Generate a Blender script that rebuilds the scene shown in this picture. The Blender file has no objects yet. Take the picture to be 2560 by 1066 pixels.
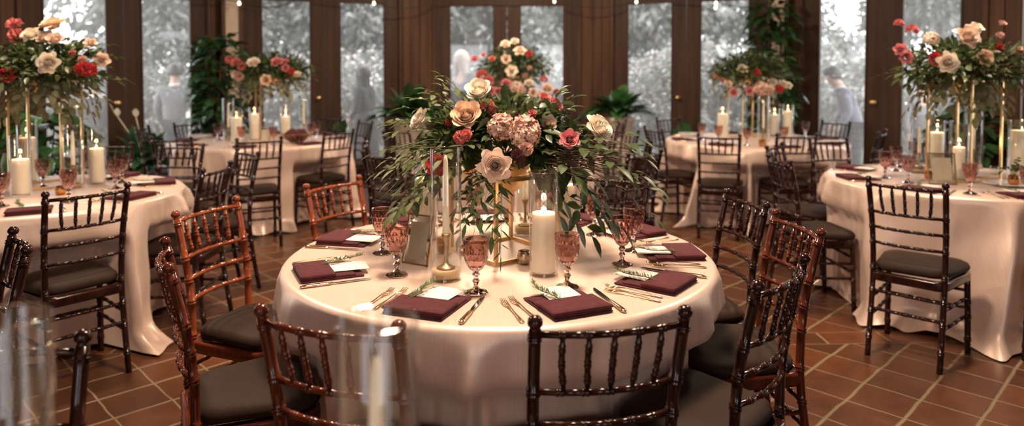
import bpy, math, random
from math import sin, cos, pi, radians, sqrt, atan2
from mathutils import Vector, Matrix, Quaternion

scene = bpy.context.scene
COL = scene.collection
V = Vector

# ------------------------------------------------------------------ camera
F_PX, HCAM, PITCH, YH = 1750.0, 1.435, radians(2.0), 183.0
CY = YH + F_PX * math.tan(PITCH)
FWD, UPV = V((0, cos(PITCH), -sin(PITCH))), V((0, sin(PITCH), cos(PITCH)))
CAM = V((0, 0, HCAM))


def ray(x, y):
    return FWD + V((1, 0, 0)) * ((x - 1280) / F_PX) - UPV * ((y - CY) / F_PX)


def P(x, y, z):
    """world point at height z seen at photo pixel x, y"""
    d = ray(x, y)
    return CAM + d * ((z - HCAM) / d.z)


def A(x, y, Y):
    """world point at distance Y seen at photo pixel x, y"""
    d = ray(x, y)
    return CAM + d * (Y / d.y)


cam_data = bpy.data.cameras.new('camera')
cam = bpy.data.objects.new('camera', cam_data)
COL.objects.link(cam)
cam.location = CAM
cam.rotation_euler = (pi / 2 - PITCH, 0, 0)
cam_data.sensor_width = 36
cam_data.lens = F_PX / 2560 * 36
cam_data.shift_y = -(533 - CY) / 2560
cam_data.clip_start = 0.05
cam_data.dof.use_dof = True
cam_data.dof.focus_distance = 2.2
cam_data.dof.aperture_fstop = 1.9
scene.camera = cam
scene.view_settings.view_transform = 'Standard'
scene.view_settings.look = 'None'
scene.view_settings.gamma = 1
scene.view_settings.use_curve_mapping = False
scene.view_settings.exposure = 0.12

# ------------------------------------------------------------------ materials


def new_mat(name):
    m = bpy.data.materials.new(name)
    m.use_nodes = True
    nt = m.node_tree
    return m, nt, nt.nodes['Principled BSDF']


def N(nt, t, **kw):
    n = nt.nodes.new(t)
    for k, v in kw.items():
        if k.startswith('i_'):
            n.inputs[int(k[2:])].default_value = v
        else:
            setattr(n, k, v)
    return n


def mat(name, col, rough=0.5, metal=0.0, noise=None, bump=0.0, bscale=200, coat=0, sheen=0, trans=0, sss=0, spec=0.5, stretch=(1, 1, 1), col2=None, emit=None, object_var=0):
    m, nt, b = new_mat(name)
    b.inputs['Base Color'].default_value = (*col, 1)
    b.inputs['Roughness'].default_value = rough
    b.inputs['Metallic'].default_value = metal
    b.inputs['Specular IOR Level'].default_value = spec
    b.inputs['Coat Weight'].default_value = coat
    b.inputs['Coat Roughness'].default_value = 0.12
    b.inputs['Sheen Weight'].default_value = sheen
    if sss:
        b.inputs['Subsurface Weight'].default_value = sss
        b.inputs['Subsurface Radius'].default_value = (0.03, 0.02, 0.012)
        b.inputs['Subsurface Scale'].default_value = 0.5
    tc = None
    if noise or bump:
        tc = N(nt, 'ShaderNodeTexCoord')
        mp = N(nt, 'ShaderNodeMapping')
        mp.inputs['Scale'].default_value = stretch
        nt.links.new(tc.outputs['Object'], mp.inputs[0])
    if noise:
        nz = N(nt, 'ShaderNodeTexNoise')
        nz.inputs['Scale'].default_value = noise
        nz.inputs['Detail'].default_value = 4
        nt.links.new(mp.outputs[0], nz.inputs['Vector'])
        rp = N(nt, 'ShaderNodeValToRGB')
        rp.color_ramp.elements[0].position = 0.32
        rp.color_ramp.elements[1].position = 0.68
        rp.color_ramp.elements[0].color = (*col, 1)
        rp.color_ramp.elements[1].color = (*(col2 or tuple(c * 1.5 for c in col)), 1)
        nt.links.new(nz.outputs[0], rp.inputs[0])
        nt.links.new(rp.outputs[0], b.inputs['Base Color'])
    if bump:
        nb = N(nt, 'ShaderNodeTexNoise')
        nb.inputs['Scale'].default_value = bscale
        nb.inputs['Detail'].default_value = 3
        nt.links.new(mp.outputs[0], nb.inputs['Vector'])
        bp = N(nt, 'ShaderNodeBump')
        bp.inputs['Strength'].default_value = bump
        bp.inputs['Distance'].default_value = 0.004
        nt.links.new(nb.outputs[0], bp.inputs['Height'])
        nt.links.new(bp.outputs[0], b.inputs['Normal'])
    if trans:  # thin translucent sheet such as a petal or a leaf
        tr = N(nt, 'ShaderNodeBsdfTranslucent')
        mx = N(nt, 'ShaderNodeMixShader', i_0=trans)
        if noise:
            nt.links.new(rp.outputs[0], tr.inputs[0])
        else:
            tr.inputs[0].default_value = (*col, 1)
        out = nt.nodes['Material Output']
        nt.links.new(b.outputs[0], mx.inputs[1])
        nt.links.new(tr.outputs[0], mx.inputs[2])
        nt.links.new(mx.outputs[0], out.inputs[0])
    if emit:
        b.inputs['Emission Color'].default_value = (*emit[0], 1)
        b.inputs['Emission Strength'].default_value = emit[1]
    return m


def thin_glass(name, tint=(1, 1, 1), ior=1.45, rough=0.0, veil=0.0, veilcol=(.8, .8, .78)):
    m, nt, b = new_mat(name)
    nt.nodes.remove(b)
    tr = N(nt, 'ShaderNodeBsdfTransparent')
    tr.inputs[0].default_value = (*tint, 1)
    gl = N(nt, 'ShaderNodeBsdfGlossy')
    gl.inputs['Roughness'].default_value = rough
    gl.inputs[0].default_value = (1, 1, 1, 1)
    lw = N(nt, 'ShaderNodeLayerWeight', i_0=.5)
    pw = N(nt, 'ShaderNodeMath', operation='POWER')
    pw.inputs[1].default_value = 3.0
    nt.links.new(lw.outputs['Facing'], pw.inputs[0])
    fr = N(nt, 'ShaderNodeMath', operation='MULTIPLY_ADD')
    fr.inputs[1].default_value = .85
    fr.inputs[2].default_value = ((ior - 1) / (ior + 1)) ** 2
    nt.links.new(pw.outputs[0], fr.inputs[0])
    mx = N(nt, 'ShaderNodeMixShader')
    nt.links.new(fr.outputs[0], mx.inputs[0])
    nt.links.new(tr.outputs[0], mx.inputs[1])
    nt.links.new(gl.outputs[0], mx.inputs[2])
    last = mx
    if veil:   # pale translucent layer mixed in as grey haze over the view
        df = N(nt, 'ShaderNodeBsdfTranslucent')
        df.inputs[0].default_value = (*veilcol, 1)
        m2 = N(nt, 'ShaderNodeMixShader', i_0=veil)
        nt.links.new(mx.outputs[0], m2.inputs[1])
        nt.links.new(df.outputs[0], m2.inputs[2])
        last = m2
    nt.links.new(last.outputs[0], nt.nodes['Material Output'].inputs[0])
    return m


def solid_glass(name, col):
    m, nt, b = new_mat(name)
    b.inputs['Base Color'].default_value = (*col, 1)
    b.inputs['Roughness'].default_value = 0.03
    b.inputs['Transmission Weight'].default_value = 1.0
    b.inputs['IOR'].default_value = 1.4
    return m


def floor_mat():
    m, nt, b = new_mat('terracotta tiles')
    L = nt.links.new
    tc = N(nt, 'ShaderNodeTexCoord')
    sep = N(nt, 'ShaderNodeSeparateXYZ')
    wob = N(nt, 'ShaderNodeTexNoise')
    wob.inputs['Scale'].default_value = 5
    L(tc.outputs['Object'], wob.inputs['Vector'])
    wv = N(nt, 'ShaderNodeVectorMath', operation='SCALE')
    wv.inputs['Scale'].default_value = 0.022
    ws = N(nt, 'ShaderNodeVectorMath', operation='SUBTRACT')
    ws.inputs[1].default_value = (.5, .5, .5)
    L(wob.outputs['Color'], ws.inputs[0])
    L(ws.outputs[0], wv.inputs[0])
    wa = N(nt, 'ShaderNodeVectorMath', operation='ADD')
    L(tc.outputs['Object'], wa.inputs[0])
    L(wv.outputs[0], wa.inputs[1])
    L(wa.outputs[0], sep.inputs[0])

    def M(op, a, c=None):
        n = N(nt, 'ShaderNodeMath', operation=op)
        for k, q in enumerate((a, c)):
            if q is None:
                continue
            if isinstance(q, (int, float)):
                n.inputs[k].default_value = q
            else:
                L(q, n.inputs[k])
        return n.outputs[0]
    X, Y = sep.outputs[0], sep.outputs[1]
    T = 0.232
    u = M('MULTIPLY', M('ADD', M('ADD', X, Y), 0.106), 1 / (sqrt(2) * T))
    v = M('MULTIPLY', M('ADD', M('SUBTRACT', X, Y), 1.56), 1 / (sqrt(2) * T))
    # straight course of tiles across the room
    u2 = M('MULTIPLY', M('ADD', X, 50.0), 1 / 0.34)
    yb = M('SUBTRACT', Y, M('MULTIPLY', X, 0.035))
    v2 = M('MULTIPLY', M('SUBTRACT', yb, 3.60), 1 / 0.165)
    band = M('MULTIPLY', M('GREATER_THAN', yb, 3.60), M('LESS_THAN', yb, 3.765))

    def mixv(a, c):
        return M('ADD', M('MULTIPLY', a, M('SUBTRACT', 1.0, band)), M('MULTIPLY', c, band))
    uu, vv = mixv(u, u2), mixv(v, v2)

    def edge(q, w):
        f = M('FRACT', q)
        d = M('MINIMUM', f, M('SUBTRACT', 1.0, f))
        mr = N(nt, 'ShaderNodeMapRange')
        mr.inputs[1].default_value = w * .65
        mr.inputs[2].default_value = w * 1.3
        L(d, mr.inputs[0])
        return mr.outputs[0]
    mask = M('MULTIPLY', edge(uu, 0.020), edge(vv, 0.032))
    cid = N(nt, 'ShaderNodeCombineXYZ')
    L(M('FLOOR', uu), cid.inputs[0])
    L(M('FLOOR', vv), cid.inputs[1])
    L(M('MULTIPLY', band, 7.0), cid.inputs[2])
    wn = N(nt, 'ShaderNodeTexWhiteNoise', noise_dimensions='3D')
    L(cid.outputs[0], wn.inputs['Vector'])
    nz = N(nt, 'ShaderNodeTexNoise')
    nz.inputs['Scale'].default_value = 9
    nz.inputs['Detail'].default_value = 8
    nz.inputs['Roughness'].default_value = .7
    L(tc.outputs['Object'], nz.inputs['Vector'])
    r1 = N(nt, 'ShaderNodeValToRGB')
    for p_, c_ in ((0.0, (0.052, 0.022, 0.0115, 1)), (0.45, (0.088, 0.031, 0.0135, 1)), (1.0, (0.155, 0.050, 0.018, 1))):
        e = r1.color_ramp.elements.new(p_) if p_ not in (0.0, 1.0) else r1.color_ramp.elements[0 if p_ == 0.0 else len(r1.color_ramp.elements) - 1]
        e.color = c_
    L(M('ADD', M('MULTIPLY', wn.outputs[0], .6), M('SUBTRACT', M('MULTIPLY', nz.outputs[0], 1.1), .38)), r1.inputs[0])
    mc = N(nt, 'ShaderNodeMix', data_type='RGBA')
    mc.inputs[6].default_value = (0.19, 0.135, 0.075, 1)
    L(mask, mc.inputs[0])
    L(r1.outputs[0], mc.inputs[7])
    L(mc.outputs[2], b.inputs['Base Color'])
    rr = N(nt, 'ShaderNodeMapRange')
    rr.inputs[3].default_value = 0.75
    rr.inputs[4].default_value = 0.34
    L(mask, rr.inputs[0])
    L(M('ADD', rr.outputs[0], M('MULTIPLY', M('SUBTRACT', nz.outputs[0], .5), .3)), b.inputs['Roughness'])
    bp = N(nt, 'ShaderNodeBump')
    bp.inputs['Strength'].default_value = .5
    bp.inputs['Distance'].default_value = .006
    L(M('ADD', mask, M('MULTIPLY', nz.outputs[0], .25)), bp.inputs['Height'])
    L(bp.outputs[0], b.inputs['Normal'])
    b.inputs['Specular IOR Level'].default_value = .30
    return m


def cloth_mat():
    m, nt, b = new_mat('champagne shantung')
    L = nt.links.new
    tc = N(nt, 'ShaderNodeTexCoord')
    mp = N(nt, 'ShaderNodeMapping')
    mp.inputs['Scale'].default_value = (420, 7, 7)
    mp.inputs['Rotation'].default_value = (0, radians(24), radians(20))
    L(tc.outputs['Object'], mp.inputs[0])
    nz = N(nt, 'ShaderNodeTexNoise')
    nz.inputs['Scale'].default_value = 1
    nz.inputs['Detail'].default_value = 3
    L(mp.outputs[0], nz.inputs['Vector'])
    rp = N(nt, 'ShaderNodeValToRGB')
    rp.color_ramp.elements[0].position = .30
    rp.color_ramp.elements[1].position = .72
    rp.color_ramp.elements[0].color = (0.70, 0.505, 0.405, 1)
    rp.color_ramp.elements[1].color = (0.77, 0.575, 0.47, 1)
    L(nz.outputs[0], rp.inputs[0])
    L(rp.outputs[0], b.inputs['Base Color'])
    bp = N(nt, 'ShaderNodeBump')
    bp.inputs['Strength'].default_value = .12
    bp.inputs['Distance'].default_value = .001
    L(nz.outputs[0], bp.inputs['Height'])
    L(bp.outputs[0], b.inputs['Normal'])
    b.inputs['Roughness'].default_value = .37
    b.inputs['Metallic'].default_value = .22
    b.inputs['Specular IOR Level'].default_value = .6
    b.inputs['Sheen Weight'].default_value = .15
    b.inputs['Sheen Roughness'].default_value = .4
    return m


M_ = {
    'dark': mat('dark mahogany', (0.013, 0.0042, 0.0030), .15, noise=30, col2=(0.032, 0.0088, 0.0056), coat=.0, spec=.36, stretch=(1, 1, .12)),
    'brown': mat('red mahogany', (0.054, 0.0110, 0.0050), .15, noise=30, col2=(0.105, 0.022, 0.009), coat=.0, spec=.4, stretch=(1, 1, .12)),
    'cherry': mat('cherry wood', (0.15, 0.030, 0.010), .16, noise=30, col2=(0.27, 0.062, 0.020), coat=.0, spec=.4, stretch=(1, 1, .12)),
    'cushion': mat('brown satin cushion', (0.026, 0.0145, 0.010), .6, noise=6, col2=(0.034, 0.019, 0.013), bump=.15, bscale=300, spec=.12),
    'cloth': cloth_mat(),
    'gold': mat('brushed gold', (0.80, 0.53, 0.25), .3, 1.0, noise=40, col2=(0.88, 0.63, 0.33)),
    'brass': mat('aged brass', (0.30, 0.20, 0.105), .42, 1.0, noise=40, col2=(0.42, 0.30, 0.165)),
    'goldleaf': mat('gold leaf bowl', (0.72, 0.46, 0.20), .36, .75, noise=14, col2=(0.86, 0.60, 0.30), bump=.25, bscale=60),
    'cutlery': mat('gold cutlery', (0.86, 0.65, 0.40), .18, 1.0, noise=30, col2=(0.92, 0.72, 0.48)),
    'steel': mat('steel blade', (0.75, 0.74, 0.70), .12, 1.0, noise=30, col2=(0.8, 0.79, 0.76)),
    'napkin': mat('plum napkin cloth', (0.070, 0.0160, 0.0195), .85, noise=60, col2=(0.096, 0.023, 0.028), bump=.3, bscale=500, sheen=.05, spec=.15),
    'card': mat('cream card', (0.72, 0.65, 0.59), .7, noise=30, col2=(0.76, 0.69, 0.63)),
    'print': mat('grey ink', (0.45, 0.40, 0.34), .7, noise=30),
    'kraft': mat('deckled paper', (0.60, 0.51, 0.39), .8, noise=12, col2=(0.70, 0.60, 0.47)),
    'wax': mat('ivory wax', (0.86, 0.77, 0.62), .45, noise=10, col2=(0.89, 0.81, 0.67), sss=.55),
    'sand': mat('sand', (0.55, 0.36, 0.18), .9, noise=200, col2=(0.66, 0.46, 0.25), bump=.5, bscale=600),
    'wick': mat('burnt wick', (0.02, 0.015, 0.01), .9, noise=50),
    'flame': mat('candle flame', (1, .7, .35), .5, noise=None, emit=((1, .72, .38), 14)),
    'clear': thin_glass('clear glass', (.965, .972, .965), 1.50),
    'pane': thin_glass('window pane', (.95, .96, .96), 1.45, veil=.055),
    'goblet': solid_glass('rose goblet glass', (0.765, 0.545, 0.505)),
    'amber': thin_glass('amber votive glass', (.85, .66, .42), 1.5),
    'mercury': mat('mercury glass', (0.75, 0.62, 0.45), .25, .9, noise=60, col2=(0.45, 0.33, 0.2)),
    'leaf': mat('deep green leaf', (0.036, 0.058, 0.017), .38, noise=25, col2=(0.080, 0.110, 0.036), trans=.25),
    'leaf2': mat('olive green leaf', (0.085, 0.115, 0.035), .45, noise=25, col2=(0.14, 0.17, 0.065), trans=.3),
    'euca': mat('eucalyptus leaf', (0.13, 0.125, 0.060), .55, noise=25, col2=(0.20, 0.19, 0.10), trans=.25),
    'twig': mat('brown twig', (0.055, 0.027, 0.014), .7, noise=40),
    'plant': mat('house plant leaf', (0.014, 0.045, 0.014), .32, noise=10, col2=(0.035, 0.085, 0.026), trans=.2),
    'plant2': mat('bright plant leaf', (0.04, 0.13, 0.035), .35, noise=10, col2=(0.07, 0.18, 0.05), trans=.25),
    'pot': mat('cream stone pot', (0.60, 0.50, 0.38), .7, noise=12, bump=.2, bscale=40, col2=(0.68, 0.58, 0.46)),
    'soil': mat('soil', (0.03, 0.02, 0.012), .95, noise=50),
    'wood': mat('stained wood panel', (0.055, 0.026, 0.0135), .45, noise=16, col2=(0.105, 0.051, 0.026), spec=.22, bump=.1, bscale=40, stretch=(1, 1, .06)),
    'woodd': mat('stained door wood', (0.036, 0.0175, 0.0095), .45, noise=16, col2=(0.066, 0.033, 0.018), spec=.22, bump=.1, bscale=40, stretch=(1, 1, .06)),
    'plaster': mat('beige plaster', (0.56, 0.45, 0.34), .85, noise=8, col2=(0.62, 0.50, 0.39)),
    'ceil': mat('timber ceiling', (0.22, 0.14, 0.085), .6, noise=10, col2=(0.30, 0.20, 0.12), stretch=(1, .05, 1)),
    'floor': floor_mat(),
    'lawn': mat('garden ground', (0.16, 0.16, 0.13), .9, noise=3, col2=(0.24, 0.24, 0.20)),
    'bush': mat('grey green garden leaf', (0.20, 0.202, 0.185), .55, noise=2, col2=(0.42, 0.42, 0.39), trans=.35),
    'bushd': mat('dull garden leaf', (0.15, 0.153, 0.14), .55, noise=2, col2=(0.30, 0.302, 0.28), trans=.35),
    'bloom': mat('pale blossom', (0.80, 0.76, 0.74), .6, noise=3, col2=(0.70, 0.62, 0.63), trans=.3),
    'bark': mat('bark', (0.10, 0.085, 0.07), .9, noise=14),
    'skin': mat('skin', (0.52, 0.33, 0.25), .5, noise=20, col2=(0.56, 0.37, 0.28), sss=.2),
    'greysuit': mat('grey suit cloth', (0.15, 0.15, 0.16), .8, noise=30, col2=(0.18, 0.18, 0.19)),
    'charcoal': mat('charcoal cloth', (0.035, 0.035, 0.04), .8, noise=30, col2=(0.05, 0.05, 0.056)),
    'bluejacket': mat('pale blue jacket', (0.16, 0.165, 0.215), .8, noise=30, col2=(0.19, 0.195, 0.245)),
    'white': mat('white cloth', (0.78, 0.77, 0.75), .8, noise=30, col2=(0.82, 0.81, 0.79)),
    'hair': mat('dark hair', (0.020, 0.015, 0.013), .45, noise=40, col2=(0.045, 0.032, 0.026)),
    'hairl': mat('blonde hair', (0.42, 0.36, 0.28), .5, noise=40, col2=(0.55, 0.48, 0.39)),
    'eye': mat('eye', (0.02, 0.02, 0.02), .2, noise=50),
    'lip': mat('lips', (0.35, 0.13, 0.11), .5, noise=50),
    'bulb': mat('warm bulb', (1, .9, .75), .3, emit=((1, .86, .66), 4)),
    'cable': mat('black cable', (0.015, 0.012, 0.01), .6, noise=50),
    'ceramic': mat('white plate', (0.80, 0.76, 0.72), .18, noise=10, col2=(0.83, 0.79, 0.75)),
    'pestle': mat('ivory petals of lily', (0.80, 0.74, 0.55), .5, noise=40, trans=.2),
}


def petal_mat(name, a, c, tr=.22):
    return mat(name, a, .55, noise=16, col2=c, trans=tr, sheen=.2)


PET = {
    'cream': petal_mat('cream petal', (0.86, 0.74, 0.58), (0.90, 0.81, 0.68)),
    'blush': petal_mat('blush petal', (0.83, 0.60, 0.46), (0.88, 0.72, 0.59)),
    'peach': petal_mat('peach petal', (0.84, 0.55, 0.36), (0.88, 0.67, 0.48)),
    'pink': petal_mat('pink petal', (0.68, 0.19, 0.20), (0.76, 0.30, 0.30)),
    'coral': petal_mat('coral petal', (0.62, 0.12, 0.11), (0.70, 0.22, 0.19)),
    'red': petal_mat('red petal', (0.50, 0.016, 0.018), (0.62, 0.045, 0.042)),
    'burgundy': petal_mat('burgundy petal', (0.075, 0.010, 0.014), (0.13, 0.020, 0.024)),
    'rust': petal_mat('rusty pink petal', (0.26, 0.075, 0.055), (0.38, 0.15, 0.11)),
    'antique': petal_mat('antique pink petal', (0.55, 0.25, 0.19), (0.72, 0.47, 0.36)),
}

# ------------------------------------------------------------------ mesh builder


class MB:
    def __init__(s):
        s.v, s.f, s.m, s.cur = [], [], [], 0

    def add(s, vs, fs):
        o = len(s.v)
        s.v += [tuple(p) for p in vs]
        s.f += [tuple(o + i for i in f) for f in fs]
        s.m += [s.cur] * len(fs)

    def tube(s, pts, radii, seg=8, cap=True, flat=None):
        pts = [V(p) for p in pts]
        if not hasattr(radii, '__len__'):
            radii = [radii] * len(pts)
        n = len(pts)
        t0 = (pts[1] - pts[0]).normalized()
        ref = V((0, 0, 1)) if abs(t0.z) < .9 else V((0, 1, 0))
        nx = t0.cross(ref).normalized()
        vs, fs = [], []
        for i in range(n):
            t = (pts[min(i + 1, n - 1)] - pts[max(i - 1, 0)])
            if t.length < 1e-9:
                t = t0
            t = t.normalized()
            nx = (nx - t * nx.dot(t))
            nx = nx.normalized() if nx.length > 1e-6 else t.orthogonal().normalized()
            ny = t.cross(nx)
            for k in range(seg):
                a = 2 * pi * k / seg
                q = nx * cos(a) + ny * sin(a) * (flat or 1)
                vs.append(pts[i] + q * radii[i])
        for i in range(n - 1):
            for k in range(seg):
                k2 = (k + 1) % seg
                fs.append((i * seg + k, i * seg + k2, (i + 1) * seg + k2, (i + 1) * seg + k))
        if cap:
            fs.append(tuple(reversed(range(seg))))
            fs.append(tuple((n - 1) * seg + k for k in range(seg)))
        s.add(vs, fs)

    def lathe(s, prof, seg=24, c=(0, 0, 0), close=False, twist=0):
        """prof: list of (r, z). r=0 gives a pole"""
        vs, rows = [], []
        for j, (r, z) in enumerate(prof):
            if r < 1e-7:
                rows.append([len(vs)])
                vs.append((c[0], c[1], c[2] + z))
            else:
                rows.append(list(range(len(vs), len(vs) + seg)))
                for k in range(seg):
                    a = 2 * pi * (k + twist * j) / seg
                    vs.append((c[0] + r * cos(a), c[1] + r * sin(a), c[2] + z))
        fs = []
        seq = list(zip(rows, rows[1:]))
        if close:
            seq.append((rows[-1], rows[0]))
        for a, b in seq:
            for k in range(seg):
                k2 = (k + 1) % seg
                if len(a) == 1 and len(b) == 1:
                    continue
                if len(a) == 1:
                    fs.append((a[0], b[k2], b[k]))
                elif len(b) == 1:
                    fs.append((a[k], a[k2], b[0]))
                else:
                    fs.append((a[k], a[k2], b[k2], b[k]))
        s.add(vs, fs)

    def box(s, c, size, M=None):
        hx, hy, hz = [q / 2 for q in size]
        vs = [V((x * hx, y * hy, z * hz)) for x in (-1, 1) for y in (-1, 1) for z in (-1, 1)]
        if M is not None:
            vs = [M @ q for q in vs]
        vs = [q + V(c) for q in vs]
        s.add(vs, [(0, 1, 3, 2), (4, 6, 7, 5), (0, 4, 5, 1), (2, 3, 7, 6), (0, 2, 6, 4), (1, 5, 7, 3)])

    def grid(s, rows, closed=False):
        n, m = len(rows), len(rows[0])
        vs = [p for r in rows for p in r]
        fs = []
        for i in range(n - 1):
            for k in range(m if closed else m - 1):
                k2 = (k + 1) % m
                fs.append((i * m + k, i * m + k2, (i + 1) * m + k2, (i + 1) * m + k))
        s.add(vs, fs)

    def mesh(s, name, mats, smooth=True):
        me = bpy.data.meshes.new(name)
        me.from_pydata(s.v, [], s.f)
        for q in (mats if isinstance(mats, (list, tuple)) else [mats]):
            me.materials.append(q)
        if isinstance(mats, (list, tuple)) and len(mats) > 1:
            me.polygons.foreach_set('material_index', s.m)
        me.polygons.foreach_set('use_smooth', [smooth] * len(me.polygons))
        me.update()
        return me

    def build(s, name, mats, parent=None, smooth=True, loc=None, rot=None, bevel=0):
        o = bpy.data.objects.new(name, s.mesh(name, mats, smooth))
        COL.objects.link(o)
        if parent is not None:
            o.parent = parent
        if loc is not None:
            o.location = loc
        if rot is not None:
            o.rotation_euler = rot
        if bevel:
            md = o.modifiers.new('bevel', 'BEVEL')
            md.width = bevel
            md.segments = 2
            md.limit_method = 'ANGLE'
            md.harden_normals = False
        return o


def tag(o, label=None, cat=None, group=None, kind=None):
    if label:
        o['label'] = label
    if cat:
        o['category'] = cat
    if group:
        o['group'] = group
    if kind:
        o['kind'] = kind
    return o


def empty(name, loc=(0, 0, 0), rz=0, label=None, cat=None, group=None, kind=None):
    o = bpy.data.objects.new(name, None)
    COL.objects.link(o)
    o.location = loc
    o.rotation_euler = (0, 0, rz)
    o.empty_display_size = .05
    return tag(o, label, cat, group, kind)


def copy_tree(o, parent=None):
    c = o.copy()
    COL.objects.link(c)
    if parent is not None:
        c.parent = parent
    for ch in list(o.children):
        copy_tree(ch, c)
    return c


class Kind:
    """first call hands out the prototype itself, later calls copies"""

    def __init__(s, make):
        s.make, s.proto = make, None

    def __call__(s, loc, rz, label, cat, group=None, scale=None):
        if s.proto is None:
            s.proto = s.make()
            s.used = False
        if not s.used:
            o, s.used = s.proto, True
            s.pristine = s.proto
        else:
            o = copy_tree(s.proto)
        o.location = loc
        o.rotation_euler = (0, 0, rz)
        if scale:
            o.scale = scale if hasattr(scale, '__len__') else (scale,) * 3
        tag(o, label, cat, group)
        return o


def ringed(t0, t1, length, r, rings, rr=1.22):
    """list of (t, radius) with paired turned rings at the given t"""
    out = [(t0, r)]
    d = 1.0 / length
    for q in rings:
        for off, k in ((-.0085, 1), (-.0065, rr), (-.0035, rr), (-.0015, 1.02), (.0015, 1.02), (.0035, rr), (.0065, rr), (.0085, 1)):
            out.append((q + off * d, r * k))
    out.append((t1, r))
    return [x for x in sorted(out) if t0 <= x[0] <= t1]


def interp_path(ctrl):
    ctrl = [V(c) for c in ctrl]
    seg = [(b - a).length for a, b in zip(ctrl, ctrl[1:])]
    tot = sum(seg)

    def f(t):
        d = min(max(t, 0), 1) * tot
        for i, sl in enumerate(seg):
            if d <= sl or i == len(seg) - 1:
                a = ctrl[max(i - 1, 0)]
                b, c = ctrl[i], ctrl[i + 1]
                e = ctrl[min(i + 2, len(ctrl) - 1)]
                u = d / sl
                return .5 * ((2 * b) + (c - a) * u + (2 * a - 5 * b + 4 * c - e) * u * u + (3 * b - a - 3 * c + e) * u ** 3)
            d -= sl
    return f, tot


def turned(mb, ctrl, r, rings, seg=8, ends=None):
    f, L = interp_path(ctrl)
    lst = ringed(0, 1, L, r, rings)
    n = max(2, int(L / .05))
    ts = dict((round(t, 5), q) for t, q in lst)
    for i in range(n + 1):
        t = i / n
        if all(abs(t - q) > .012 / L for q in rings):
            ts.setdefault(round(t, 5), r)
    ks = sorted(ts)
    rad = [ts[k] for k in ks]
    if ends:
        rad = [q * (ends + (1 - ends) * min(1, sin(pi * k) * 1.7)) for q, k in zip(rad, ks)]
    mb.tube([f(k) for k in ks], rad, seg)


# ------------------------------------------------------------------ chair
SEAT_Z = .445


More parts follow.
